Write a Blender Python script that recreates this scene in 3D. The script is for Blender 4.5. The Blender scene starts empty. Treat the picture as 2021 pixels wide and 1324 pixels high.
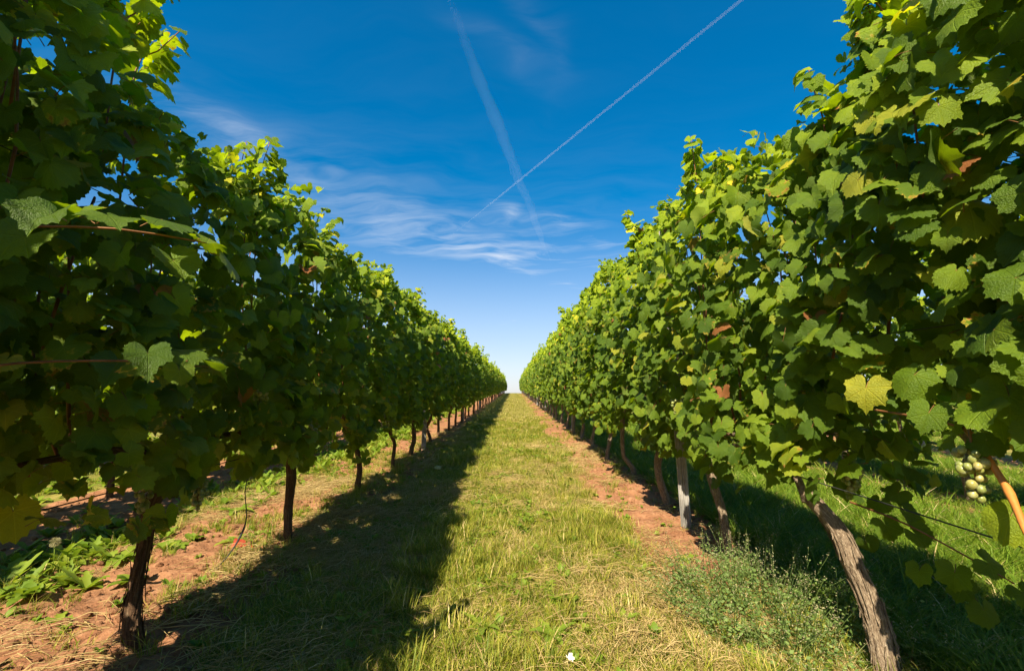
import bpy, math, random
import numpy as np
from mathutils import Matrix, Vector, Euler

# ------------------------------------------------------------------ camera, sky, sun, exposure
S = bpy.context.scene
COL = S.collection
SLOPE = 0.02                 # the aisle climbs gently to a crest
CREST = 52.0
cam_data = bpy.data.cameras.new('camera')
cam_data.sensor_width = 36.0
cam_data.lens = 16.0
cam_data.clip_start = 0.02
cam_data.clip_end = 200000.0
cam = bpy.data.objects.new('camera', cam_data)
cam.location = (0.0, 0.0, 0.9)
cam.rotation_euler = (math.radians(90 + 7.5), 0.0, math.radians(0.22))
COL.objects.link(cam)
S.camera = cam

SUN_DIR = Vector((-0.37, -0.95, 1.0)).normalized()        # towards the sun
sun_el = math.asin(SUN_DIR.z)
sun_az = math.atan2(SUN_DIR.x, SUN_DIR.y)
sun_data = bpy.data.lights.new('sun', 'SUN')
sun_data.energy = 5.0
sun_data.angle = math.radians(0.53)
sun_data.color = (1.0, 0.88, 0.68)
sun = bpy.data.objects.new('sun', sun_data)
sun.rotation_euler = SUN_DIR.to_track_quat('Z', 'Y').to_euler()
sun.location = SUN_DIR * 50
COL.objects.link(sun)

S.view_settings.view_transform = 'Standard'
S.view_settings.look = 'None'
S.view_settings.exposure = 1.3
S.view_settings.gamma = 1.0
S.view_settings.use_curve_mapping = False
S.cycles.max_bounces = 4
S.cycles.diffuse_bounces = 2
S.cycles.glossy_bounces = 1
S.cycles.transmission_bounces = 3
S.cycles.use_adaptive_sampling = True
S.cycles.adaptive_threshold = 0.03
S.cycles.adaptive_min_samples = 48
S.cycles.volume_bounces = 1
S.cycles.sample_clamp_indirect = 6.0


class NT:
    """small helper to write node trees"""
    def __init__(self, tree):
        self.t = tree
        self.n = tree.nodes
        self.l = tree.links

    def node(self, typ, **kw):
        nd = self.n.new(typ)
        for k, v in kw.items():
            setattr(nd, k, v)
        return nd

    def put(self, sock, v):
        if isinstance(v, bpy.types.NodeSocket):
            self.l.new(v, sock)
        elif v is not None:
            sock.default_value = v

    def math(self, op, a, b=None, c=None, clamp=False):
        nd = self.node('ShaderNodeMath', operation=op, use_clamp=clamp)
        self.put(nd.inputs[0], a)
        if b is not None:
            self.put(nd.inputs[1], b)
        if c is not None:
            self.put(nd.inputs[2], c)
        return nd.outputs[0]

    def vmath(self, op, a, b=None, scale=None):
        nd = self.node('ShaderNodeVectorMath', operation=op)
        self.put(nd.inputs[0], a)
        if b is not None:
            self.put(nd.inputs[1], b)
        if scale is not None:
            self.put(nd.inputs['Scale'], scale)
        return nd.outputs['Value'] if op in ('LENGTH', 'DOT_PRODUCT') else nd.outputs[0]

    def mix(self, fac, a, b, mode='MIX'):
        nd = self.node('ShaderNodeMix', data_type='RGBA', blend_type=mode)
        self.put(nd.inputs[0], fac)
        self.put(nd.inputs[6], a)
        self.put(nd.inputs[7], b)
        return nd.outputs[2]

    def noise(self, vec, scale, detail=3.0, rough=0.55, dist=0.0, w=None):
        nd = self.node('ShaderNodeTexNoise', noise_dimensions='4D' if w is not None else '3D')
        if vec is not None:
            self.l.new(vec, nd.inputs['Vector'])
        nd.inputs['Scale'].default_value = scale
        nd.inputs['Detail'].default_value = detail
        nd.inputs['Roughness'].default_value = rough
        nd.inputs['Distortion'].default_value = dist
        if w is not None:
            self.put(nd.inputs['W'], w)
        return nd.outputs[0]

    def smooth(self, v, lo, hi, to0=0.0, to1=1.0):
        nd = self.node('ShaderNodeMapRange', interpolation_type='SMOOTHSTEP')
        self.put(nd.inputs[0], v)
        nd.inputs[1].default_value = lo
        nd.inputs[2].default_value = hi
        nd.inputs[3].default_value = to0
        nd.inputs[4].default_value = to1
        return nd.outputs[0]

    def ramp(self, v, stops, interp='LINEAR'):
        nd = self.node('ShaderNodeValToRGB')
        nd.color_ramp.interpolation = interp
        e = nd.color_ramp.elements
        while len(e) < len(stops):
            e.new(0.5)
        for el, (p, c) in zip(e, stops):
            el.position = p
            el.color = (*c, 1.0) if len(c) == 3 else c
        self.put(nd.inputs[0], v)
        return nd.outputs[0]

    def sep(self, v):
        nd = self.node('ShaderNodeSeparateXYZ')
        self.l.new(v, nd.inputs[0])
        return nd.outputs

    def comb(self, x, y, z):
        nd = self.node('ShaderNodeCombineXYZ')
        for i, v in enumerate((x, y, z)):
            self.put(nd.inputs[i], v)
        return nd.outputs[0]

    def mapping(self, vec, loc=(0, 0, 0), rot=(0, 0, 0), scale=(1, 1, 1)):
        nd = self.node('ShaderNodeMapping')
        self.l.new(vec, nd.inputs[0])
        nd.inputs[1].default_value = loc
        nd.inputs[2].default_value = rot
        nd.inputs[3].default_value = scale
        return nd.outputs[0]

    def bump(self, h, strength, dist):
        nd = self.node('ShaderNodeBump')
        nd.inputs['Strength'].default_value = strength
        nd.inputs['Distance'].default_value = dist
        self.put(nd.inputs['Height'], h)
        return nd.outputs[0]


world = bpy.data.worlds.new('World')
S.world = world
world.use_nodes = True
world.cycles.sampling_method = 'MANUAL'
world.cycles.sample_map_resolution = 256
W = NT(world.node_tree)
W.n.clear()
sky = W.node('ShaderNodeTexSky', sky_type='NISHITA', sun_disc=False)
sky.sun_elevation = sun_el
sky.sun_rotation = sun_az
sky.altitude = 200.0
sky.air_density = 1.0
sky.dust_density = 0.6
sky.ozone_density = 2.5
hsv = W.node('ShaderNodeHueSaturation')
hsv.inputs['Hue'].default_value = 0.497
hsv.inputs['Saturation'].default_value = 1.5
hsv.inputs['Value'].default_value = 1.0
W.l.new(sky.outputs[0], hsv.inputs['Color'])
gam = W.node('ShaderNodeGamma')
gam.inputs['Gamma'].default_value = 0.80
W.l.new(hsv.outputs[0], gam.inputs['Color'])
graded_sky = W.mix(1.0, gam.outputs[0], (1.05, 1.02, 1.16, 1.0), 'MULTIPLY')
gen = W.node('ShaderNodeTexCoord').outputs['Generated']
dx, dy, dz = W.sep(gen)
den = W.math('MAXIMUM', dz, 0.03)
P = W.comb(W.math('DIVIDE', dx, den), W.math('DIVIDE', dy, den), 0.0)      # the plane of the high cloud layer
warp = W.noise(P, 0.9, 3.0, 0.6)
PW = W.vmath('ADD', P, W.vmath('SCALE', W.comb(warp, W.math('SUBTRACT', 1.0, warp), 0.0), scale=0.9))


def wisp(px, py, ang, la, lb, amount, n_scale=3.0):
    """a bank of cirrus at a place of the cloud plane, la long and lb wide"""
    q = W.vmath('SUBTRACT', PW, (px + 0.45, py + 0.45, 0.0))
    c, s_ = math.cos(ang), math.sin(ang)
    u = W.math('DIVIDE', W.vmath('DOT_PRODUCT', q, (c, s_, 0)), la)
    v = W.math('DIVIDE', W.vmath('DOT_PRODUCT', q, (-s_, c, 0)), lb)
    r = W.math('ADD', W.math('MULTIPLY', u, u), W.math('MULTIPLY', v, v))
    fall = W.math('EXPONENT', W.math('MULTIPLY', r, -1.0))
    return W.math('MULTIPLY', fall, amount)


total = None
WISPS = [(-0.92, 2.25, 0.95, 0.85, 0.30, 0.30), (-0.50, 3.00, 0.85, 0.80, 0.35, 0.45), (0.15, 3.65, 0.95, 0.95, 0.10, 0.60), (-0.02, 3.10, 0.5, 0.45, 0.30, 0.40),
         (-0.08, 2.42, 1.3, 0.14, 0.07, 0.80), (0.22, 2.57, 0.3, 0.17, 0.08, 0.70), (0.58, 2.90, 0.5, 0.22, 0.05, 0.75), (0.90, 2.20, -1.25, 0.55, 0.05, 0.30),
         (0.60, 3.35, 0.9, 0.7, 0.25, 0.32), (0.75, 4.6, 0.9, 0.9, 0.3, 0.40), (-0.22, 6.45, -1.15, 0.75, 0.10, 0.80), (-0.32, 4.95, 0.8, 0.9, 0.5, 0.40), (0.1, 3.0, 0.6, 1.3, 0.8, 0.16), (0.08, 1.09, 1.2, 0.20, 0.04, 0.14), (-0.04, 1.21, 0.6, 0.16, 0.05, 0.12), (-1.17, 1.75, 1.0, 0.3, 0.12, 0.45)]
for a in WISPS:
    total = wisp(*a) if total is None else W.math('ADD', total, wisp(*a))
grain = W.noise(W.mapping(PW, rot=(0, 0, -0.9), scale=(0.55, 1.8, 1.0)), 2.6, 5.0, 0.62)
total = W.math('MULTIPLY', W.math('ADD', W.math('MULTIPLY', total, 0.70), 0.004), W.smooth(grain, 0.30, 0.78))
low = W.smooth(dz, -0.03, 0.40, 0.56, 0.0)          # thin bright veil that thickens towards the horizon
total = W.math('MINIMUM', W.math('MAXIMUM', total, low), 0.85)
up_mask = W.smooth(dz, -0.02, 0.02)
total = W.math('MULTIPLY', total, up_mask)
sky_col = W.mix(total, graded_sky, (4.6, 4.95, 5.5, 1.0))
bg = W.node('ShaderNodeBackground')
bg.inputs['Strength'].default_value = 0.075
W.l.new(sky_col, bg.inputs['Color'])
W.l.new(bg.outputs[0], W.node('ShaderNodeOutputWorld').inputs[0])


# ------------------------------------------------------------------ numeric helpers
RNG = np.random.default_rng(7)
LATTICE = RNG.random((64, 64, 64)).astype(np.float32)


def vnoise(x, y, z=0.0):
    x, y, z = np.broadcast_arrays(np.asarray(x, float), np.asarray(y, float), np.asarray(z, float))
    xi, yi, zi = np.floor(x).astype(int), np.floor(y).astype(int), np.floor(z).astype(int)
    fx, fy, fz = x - xi, y - yi, z - zi
    fx, fy, fz = fx * fx * (3 - 2 * fx), fy * fy * (3 - 2 * fy), fz * fz * (3 - 2 * fz)
    g = lambda a, b, c: LATTICE[(xi + a) & 63, (yi + b) & 63, (zi + c) & 63]
    l = lambda a, b, t: a + (b - a) * t
    return l(l(l(g(0, 0, 0), g(1, 0, 0), fx), l(g(0, 1, 0), g(1, 1, 0), fx), fy),
             l(l(g(0, 0, 1), g(1, 0, 1), fx), l(g(0, 1, 1), g(1, 1, 1), fx), fy), fz)


def fbm(x, y, z=0.0, n=4):
    a, s, t = 0.5, 0.0, 0.0
    for i in range(n):
        s = s + a * vnoise(x * 2 ** i + 13 * i, y * 2 ** i + 7 * i, np.asarray(z) * 2 ** i)
        t += a
        a *= 0.5
    return s / t


def sstep(v, lo, hi):
    t = np.clip((v - lo) / (hi - lo), 0, 1)
    return t * t * (3 - 2 * t)


ROWS = {'left': -1.30, 'right': 1.12, 'far_left': -3.20, 'far_right': 3.35, 'third_left': -5.2, 'third_right': 5.6}
ROW_X = np.array(sorted(ROWS.values()))


def soil_amount(x, y):
    """1 on the bare hoed strips below the vines, 0 in the grass of the aisles"""
    x = np.asarray(x, float)
    y = np.asarray(y, float)
    wob = (fbm(x * 1.3 + 5, y * 0.9, 2.0, 3) - 0.5) * 0.55
    s = np.zeros(np.broadcast(x, y).shape)
    for r, (wl, wr) in {-1.30: (0.85, 0.16), 1.12: (0.50, 0.12), -3.20: (0.35, 0.62), 3.35: (0.3, 0.3), -5.2: (0.4, 0.5), 5.6: (0.4, 0.3)}.items():
        d = x - r
        m = np.where(d < 0, sstep(d + wob, -wl - 0.16, -wl + 0.10), 1 - sstep(d + wob * 0.7, wr - 0.04, wr + 0.22))
        s = np.maximum(s, m)
    # right row, near: weeds have closed over the strip
    near_right = (1 - sstep(y, 1.9, 2.35)) * sstep(x, 0.3, 0.7) * (1 - sstep(x, 1.9, 2.3))
    return np.clip(s * (1 - 0.9 * near_right), 0, 1)


def base_z(y):
    y = np.asarray(y, float)
    over = np.maximum(y - CREST, 0)
    bent = np.where(over < 40, over * over * 0.0011, 40 * 40 * 0.0011 + (over - 40) * 0.088)
    return np.maximum(SLOPE * y - bent, -40.0)


def ground_z(x, y):
    x = np.asarray(x, float)
    y = np.asarray(y, float)
    so = soil_amount(x, y)
    fade = 1 - sstep(np.hypot(x, y), 14, 30)
    r = (fbm(x * 1.1, y * 1.1, 0.3, 2) - 0.5) * 0.05
    clod = (fbm(x * 9, y * 9, 4.1, 3) - 0.45) * 0.055 + (fbm(x * 30, y * 30, 8.1, 2) - 0.5) * 0.018
    lump = (fbm(x * 6, y * 6, 1.1, 2) - 0.5) * 0.02
    return base_z(y) + fade * (r + so * (clod + 0.015) + (1 - so) * lump)


def mesh_np(name, v, f, mats=(), uv=None, mi=None, smooth=True):
    me = bpy.data.meshes.new(name)
    v = np.asarray(v, float)
    f = np.asarray(f)
    me.from_pydata(v.tolist(), [], f.tolist())
    for m in mats:
        me.materials.append(m)
    if uv is not None:
        lay = me.uv_layers.new(name='UVMap')
        idx = np.empty(len(me.loops), np.int32)
        me.loops.foreach_get('vertex_index', idx)
        lay.data.foreach_set('uv', np.asarray(uv, np.float32)[idx].ravel())
    if mi is not None:
        me.polygons.foreach_set('material_index', np.asarray(mi, np.int32))
    if smooth:
        me.polygons.foreach_set('use_smooth', np.ones(len(me.polygons), bool))
    me.update()
    return me


def add(name, me, parent=None, loc=None, **props):
    o = bpy.data.objects.new(name, me)
    COL.objects.link(o)
    if parent is not None:
        o.parent = parent
    if loc is not None:
        o.location = loc
    for k, v in props.items():
        o[k] = v
    return o


def tube(pts, rad, sides=8, rough=0.0, seed=0.0, cap=True, ridge=0.0):
    """tapered tube along a polyline: verts, triangles, uv (angle, length)"""
    pts = np.asarray(pts, float)
    n = len(pts)
    rad = np.broadcast_to(np.asarray(rad, float), (n,))
    tan = np.gradient(pts, axis=0)
    tan /= np.linalg.norm(tan, axis=1)[:, None] + 1e-9
    ref = np.array([1.0, 0.0, 0.0]) if abs(tan[:, 0]).mean() < 0.8 else np.array([0.0, 1.0, 0.0])
    v, uv = [], []
    ln = np.concatenate([[0], np.cumsum(np.linalg.norm(np.diff(pts, axis=0), axis=1))])
    ang = np.arange(sides) / sides * 2 * math.pi
    for i in range(n):
        a = ref - tan[i] * (ref @ tan[i])
        a /= np.linalg.norm(a)
        b = np.cross(tan[i], a)
        r = np.full(sides, rad[i])
        if rough:
            r = r * (1 + rough * (2 * fbm(np.cos(ang) * 2.2 + seed, np.sin(ang) * 2.2 + seed, ln[i] * 14 + seed, 3) - 1))
        if ridge:
            tw = ang + ln[i] * 1.5
            k = fbm(np.cos(tw) * 5 + seed, np.sin(tw) * 5, ln[i] * 5 + seed * 3, 3)
            k2 = fbm(np.cos(tw) * 11 + seed, np.sin(tw) * 11, ln[i] * 11 + seed * 5, 2)
            r = r * (1 + ridge * (np.abs(2 * k - 1) * 2 - 0.6) + ridge * 0.8 * (k2 - 0.5))
        v.append(pts[i] + np.outer(np.cos(ang) * r, a) + np.outer(np.sin(ang) * r, b))
        uv.append(np.stack([ang / 6.2832, np.full(sides, ln[i])], 1))
    v = np.concatenate(v)
    uv = np.concatenate(uv)
    f = []
    for i in range(n - 1):
        for j in range(sides):
            k = (j + 1) % sides
            a, b, c, d = i * sides + j, i * sides + k, (i + 1) * sides + k, (i + 1) * sides + j
            f += [(a, b, c), (a, c, d)]
    if cap:
        for i in (0, n - 1):
            c = len(v)
            v = np.concatenate([v, [pts[i]]])
            uv = np.concatenate([uv, [[0.5, ln[i]]]])
            for j in range(sides):
                k = (j + 1) % sides
                a, b = i * sides + j, i * sides + k
                f.append((c, b, a) if i == 0 else (c, a, b))
    return v, np.array(f), uv


def spline(pts, n):
    pts = np.asarray(pts, float)
    k = len(pts)
    t = np.linspace(0, k - 1, n)
    i = np.clip(t.astype(int), 0, k - 2)
    u = (t - i)[:, None]
    p0, p1, p2, p3 = pts[np.maximum(i - 1, 0)], pts[i], pts[i + 1], pts[np.minimum(i + 2, k - 1)]
    return 0.5 * (2 * p1 + (p2 - p0) * u + (2 * p0 - 5 * p1 + 4 * p2 - p3) * u ** 2 + (3 * p1 - p0 - 3 * p2 + p3) * u ** 3)


def merge(parts):
    """list of (v, f, uv) -> one"""
    vs, fs, us, o = [], [], [], 0
    for v, f, u in parts:
        vs.append(v)
        fs.append(np.asarray(f) + o)
        us.append(u)
        o += len(v)
    return np.concatenate(vs), np.concatenate(fs), np.concatenate(us)


# ------------------------------------------------------------------ materials
def new_mat(name):
    m = bpy.data.materials.new(name)
    m.use_nodes = True
    t = NT(m.node_tree)
    t.n.clear()
    return m, t, t.node('ShaderNodeOutputMaterial')


def principled(t, color, rough=0.6, spec=0.3, normal=None, **kw):
    b = t.node('ShaderNodeBsdfPrincipled')
    t.put(b.inputs['Base Color'], color)
    t.put(b.inputs['Roughness'], rough)
    t.put(b.inputs['Specular IOR Level'], spec)
    if normal is not None:
        t.put(b.inputs['Normal'], normal)
    for k, v in kw.items():
        t.put(b.inputs[k], v)
    return b.outputs[0]


def rand_of(t):
    oi = t.node('ShaderNodeObjectInfo').outputs['Random']
    isl = t.node('ShaderNodeNewGeometry').outputs['Random Per Island']
    return t.math('FRACT', t.math('ADD', t.math('MULTIPLY', oi, 7.31), isl))


def leaf_material():
    m, t, out = new_mat('vine_leaf')
    r = rand_of(t)
    r2 = t.math('FRACT', t.math('MULTIPLY', r, 17.77))
    r3 = t.math('FRACT', t.math('MULTIPLY', r, 91.13))
    uv = t.node('ShaderNodeTexCoord').outputs['UV']
    ux, uy, _ = t.sep(uv)
    base = t.ramp(r, [(0.0, (0.046, 0.092, 0.007)), (0.35, (0.075, 0.134, 0.009)), (0.7, (0.118, 0.190, 0.012)),
                      (0.94, (0.165, 0.235, 0.016)), (0.99, (0.28, 0.29, 0.025)), (1.0, (0.45, 0.36, 0.04))])
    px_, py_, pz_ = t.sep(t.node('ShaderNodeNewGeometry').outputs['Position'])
    young_sunlit = t.smooth(t.math('SUBTRACT', pz_, t.math('MULTIPLY', py_, SLOPE)), 1.45, 2.0, 0.0, 0.75)  # higher leaves lighter: young growth plus sunlit glow put into the colour
    base = t.mix(young_sunlit, base, t.mix(1.0, base, (2.4, 2.0, 0.9, 1), 'MULTIPLY'))
    # veins: five main ones from the petiole, finer ones between
    ang = t.math('ARCTAN2', ux, uy)
    rad = t.vmath('LENGTH', uv)
    best = None
    for a in (0.0, 0.85, -0.85, 1.75, -1.75):
        d = t.math('MULTIPLY', t.math('ABSOLUTE', t.math('SINE', t.math('SUBTRACT', ang, a))), rad)
        d = t.math('ADD', d, t.smooth(t.math('COSINE', t.math('SUBTRACT', ang, a)), 0.1, 0.0, 0.0, 1.0))
        best = d if best is None else t.math('MINIMUM', best, d)
    vein = t.smooth(best, 0.006, 0.028, 1.0, 0.0)
    side = t.math('ABSOLUTE', t.math('SINE', t.math('ADD', t.math('MULTIPLY', rad, 26.0), t.math('MULTIPLY', best, -34.0))))
    fine = t.smooth(side, 0.0, 0.22, 1.0, 0.0)
    nv = t.noise(uv, 2.6, 2.0, 0.6, w=t.math('MULTIPLY', r3, 50.0))
    nf = t.noise(uv, 13.0, 2.0, 0.6)
    col = t.mix(t.smooth(nv, 0.35, 0.75, 0.0, 0.45), base, t.mix(1.0, base, (1.5, 1.32, 0.9, 1), 'MULTIPLY'))
    col = t.mix(t.math('MULTIPLY', fine, 0.16), col, t.mix(1.0, col, (1.4, 1.35, 1.4, 1), 'MULTIPLY'))
    col = t.mix(t.math('MULTIPLY', vein, 0.45), col, t.mix(1.0, col, (1.7, 1.55, 1.8, 1), 'MULTIPLY'))
    # scorched patches, yellow around, rust brown inside, on a share of the leaves
    sick = t.smooth(r2, 0.78, 0.98, 0.0, 0.30)
    edge = t.math('ADD', t.math('MULTIPLY', nv, 0.8), t.math('ADD', t.math('MULTIPLY', rad, 0.18), t.math('MULTIPLY', nf, 0.12)))
    val = t.math('ADD', edge, sick)
    yel = t.smooth(val, 0.90, 0.99)
    brn = t.smooth(val, 0.97, 1.02)
    col = t.mix(t.math('MULTIPLY', yel, 0.85), col, (0.46, 0.31, 0.035, 1))
    col = t.mix(t.math('MULTIPLY', brn, 0.9), col, t.mix(nf, (0.20, 0.065, 0.015, 1), (0.42, 0.18, 0.045, 1)))
    withered = t.math('GREATER_THAN', r3, 0.994)
    col = t.mix(withered, col, (0.26, 0.10, 0.035, 1))
    back = t.node('ShaderNodeNewGeometry').outputs['Backfacing']
    col_s = t.mix(t.math('MULTIPLY', back, 0.35), col, (0.17, 0.235, 0.07, 1))
    h = t.math('ADD', t.math('MULTIPLY', vein, -0.6), t.math('ADD', t.math('MULTIPLY', fine, -0.3), t.math('MULTIPLY', nf, 0.8)))
    nrm = t.bump(h, 0.65, 0.008)
    surf = principled(t, col_s, t.math('ADD', 0.36, t.math('MULTIPLY', nf, 0.2)), 0.24, nrm)
    tr = t.node('ShaderNodeBsdfTranslucent')
    t.put(tr.inputs['Color'], t.mix(1.0, t.mix(0.25, col, (0.30, 0.36, 0.02, 1)), (1.8, 1.85, 0.38, 1), 'MULTIPLY'))
    mx = t.node('ShaderNodeMixShader')
    mx.inputs[0].default_value = 0.39
    t.l.new(surf, mx.inputs[1])
    t.l.new(tr.outputs[0], mx.inputs[2])
    t.l.new(mx.outputs[0], out.inputs[0])
    return m


def simple_leafy(name, stops, trans=0.35, rough=0.6, tipcol=None):
    """grass and weeds: colour by tuft and by blade"""
    m, t, out = new_mat(name)
    oi = t.node('ShaderNodeObjectInfo').outputs['Random']
    isl = t.node('ShaderNodeNewGeometry').outputs['Random Per Island']
    r = t.math('ADD', t.math('MULTIPLY', oi, 0.45), t.math('MULTIPLY', isl, 0.55))
    col = t.ramp(r, stops)
    if tipcol:
        uv = t.node('ShaderNodeTexCoord').outputs['UV']
        _, v, _ = t.sep(uv)
        col = t.mix(t.smooth(v, 0.55, 1.0, 0.0, 0.6), col, (*tipcol, 1))
    surf = principled(t, col, rough, 0.25)
    tr = t.node('ShaderNodeBsdfTranslucent')
    t.put(tr.inputs['Color'], t.mix(1.0, col, (1.6, 1.6, 0.9, 1), 'MULTIPLY'))
    mx = t.node('ShaderNodeMixShader')
    mx.inputs[0].default_value = trans
    t.l.new(surf, mx.inputs[1])
    t.l.new(tr.outputs[0], mx.inputs[2])
    t.l.new(mx.outputs[0], out.inputs[0])
    return m


def bark_material(name, dark, mid, light, vscale=3.5):
    m, t, out = new_mat(name)
    tc = t.node('ShaderNodeTexCoord')
    oi = t.node('ShaderNodeObjectInfo').outputs['Random']
    u, v, _ = t.sep(tc.outputs['UV'])
    a = t.math('MULTIPLY', u, 6.28318)
    p = t.comb(t.math('COSINE', a), t.math('SINE', a), t.math('MULTIPLY', v, vscale))
    strip = t.noise(p, 5.5, 5.0, 0.65, 0.6, w=t.math('MULTIPLY', oi, 30.0))
    fine = t.noise(tc.outputs['Object'], 130.0, 4.0, 0.7)
    blot = t.noise(tc.outputs['Object'], 9.0, 3.0, 0.6, w=t.math('MULTIPLY', oi, 30.0))
    k = t.math('ADD', t.math('MULTIPLY', strip, 0.75), t.math('MULTIPLY', fine, 0.3))
    col = t.ramp(k, [(0.30, dark), (0.50, mid), (0.72, light)])
    col = t.mix(t.smooth(blot, 0.60, 0.75, 0.0, 0.45), col, (0.20, 0.19, 0.13, 1))
    h = t.math('ADD', t.math('MULTIPLY', strip, 1.0), t.math('MULTIPLY', fine, 0.35))
    t.l.new(principled(t, col, 0.9, 0.1, t.bump(h, 0.9, 0.012)), out.inputs[0])
    return m


def plain(name, color, rough=0.6, spec=0.3, var=0.25, scale=20.0, metallic=0.0, bump=0.2):
    m, t, out = new_mat(name)
    tc = t.node('ShaderNodeTexCoord').outputs['Object']
    oi = t.node('ShaderNodeObjectInfo').outputs['Random']
    n = t.noise(tc, scale, 4.0, 0.6, w=t.math('MULTIPLY', oi, 40.0))
    c = Vector(color)
    col = t.mix(t.smooth(n, 0.3, 0.7), (*(c * (1 - var)), 1), (*(c * (1 + var)), 1))
    t.l.new(principled(t, col, rough, spec, t.bump(n, bump, 0.01), Metallic=metallic), out.inputs[0])
    return m


def soil_nodes(t, tc, d_scale=1.0):
    big = t.noise(tc, 2.2, 4.0, 0.6)
    mid = t.noise(tc, 17.0, 5.0, 0.65)
    fin = t.noise(tc, 90.0, 4.0, 0.7)
    col = t.ramp(t.math('ADD', t.math('MULTIPLY', mid, 0.65), t.math('MULTIPLY', fin, 0.35)),
                 [(0.28, (0.11, 0.046, 0.022)), (0.48, (0.27, 0.128, 0.064)), (0.68, (0.40, 0.215, 0.115)), (0.85, (0.50, 0.31, 0.18))])
    col = t.mix(t.smooth(big, 0.45, 0.7, 0.0, 0.35), col, (0.38, 0.20, 0.10, 1))
    return col, mid, fin


def ground_material():
    m, t, out = new_mat('ground')
    tc = t.node('ShaderNodeTexCoord').outputs['Object']
    att = t.node('ShaderNodeAttribute', attribute_name='soil').outputs['Fac']
    col, mid, fin = soil_nodes(t, tc)
    g1 = t.noise(tc, 3.5, 4.0, 0.65)
    g2 = t.noise(tc, 60.0, 4.0, 0.7)
    grass = t.ramp(t.math('ADD', t.math('MULTIPLY', g1, 0.55), t.math('MULTIPLY', g2, 0.45)),
                   [(0.30, (0.07, 0.085, 0.016)), (0.47, (0.16, 0.155, 0.03)), (0.6, (0.27, 0.22, 0.06)), (0.75, (0.38, 0.28, 0.11))])
    k = t.smooth(t.math('ADD', att, t.math('MULTIPLY', t.math('SUBTRACT', mid, 0.5), 0.5)), 0.35, 0.65)
    col = t.mix(k, grass, col)
    h = t.math('ADD', t.math('MULTIPLY', mid, 0.7), t.math('MULTIPLY', fin, 0.35))
    t.l.new(principled(t, col, 0.95, 0.08, t.bump(h, 0.9, 0.02)), out.inputs[0])
    return m


def clod_material():
    m, t, out = new_mat('soil_clod')
    tc = t.node('ShaderNodeTexCoord').outputs['Object']
    col, mid, fin = soil_nodes(t, tc)
    oi = t.node('ShaderNodeObjectInfo').outputs['Random']
    col = t.mix(t.smooth(oi, 0.0, 1.0, 0.0, 0.45), col, (0.40, 0.21, 0.11, 1))
    t.l.new(principled(t, col, 0.95, 0.08, t.bump(fin, 0.8, 0.01)), out.inputs[0])
    return m


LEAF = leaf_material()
PETIOLE = plain('leaf_stalk', (0.22, 0.105, 0.035), 0.6, 0.3, 0.4, 30)
CANE = plain('ripening_cane', (0.21, 0.085, 0.030), 0.55, 0.35, 0.35, 25)
CANE_BRIGHT = plain('orange_cane', (0.50, 0.19, 0.035), 0.5, 0.35, 0.25, 18)
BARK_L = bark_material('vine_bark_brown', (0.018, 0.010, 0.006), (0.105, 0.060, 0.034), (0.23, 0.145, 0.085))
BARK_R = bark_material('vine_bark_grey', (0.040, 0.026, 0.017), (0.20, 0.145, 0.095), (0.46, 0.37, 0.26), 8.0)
STEEL = plain('galvanised_steel', (0.30, 0.285, 0.26), 0.6, 0.4, 0.35, 9, 0.3, 0.2)
WIRE = plain('dark_wire', (0.03, 0.03, 0.028), 0.6, 0.4, 0.2, 20)
GRASS_GREEN = simple_leafy('grass_green', [(0.0, (0.085, 0.135, 0.012)), (0.35, (0.18, 0.225, 0.020)), (0.65, (0.30, 0.295, 0.032)), (0.88, (0.42, 0.36, 0.07)), (1.0, (0.54, 0.43, 0.17))], 0.38, 0.55)
GRASS_LUSH = simple_leafy('grass_lush', [(0.0, (0.07, 0.145, 0.012)), (0.5, (0.15, 0.24, 0.02)), (0.9, (0.25, 0.30, 0.035)), (1.0, (0.42, 0.35, 0.10))], 0.42, 0.5)
GRASS_DRY = simple_leafy('grass_dry', [(0.0, (0.26, 0.18, 0.06)), (0.4, (0.43, 0.32, 0.125)), (0.8, (0.58, 0.45, 0.21)), (1.0, (0.70, 0.58, 0.33))], 0.25, 0.7)
WEED_LEAF = simple_leafy('weed_leaf', [(0.0, (0.09, 0.165, 0.014)), (0.5, (0.18, 0.26, 0.024)), (0.9, (0.29, 0.33, 0.04)), (1.0, (0.44, 0.38, 0.08))], 0.38, 0.5)
BUSH_LEAF = simple_leafy('bush_leaf', [(0.0, (0.09, 0.155, 0.035)), (0.6, (0.18, 0.25, 0.065)), (1.0, (0.30, 0.34, 0.12))], 0.28, 0.6)
SEED = simple_leafy('seed_head', [(0.0, (0.32, 0.30, 0.14)), (1.0, (0.58, 0.53, 0.32))], 0.3, 0.7)


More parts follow.
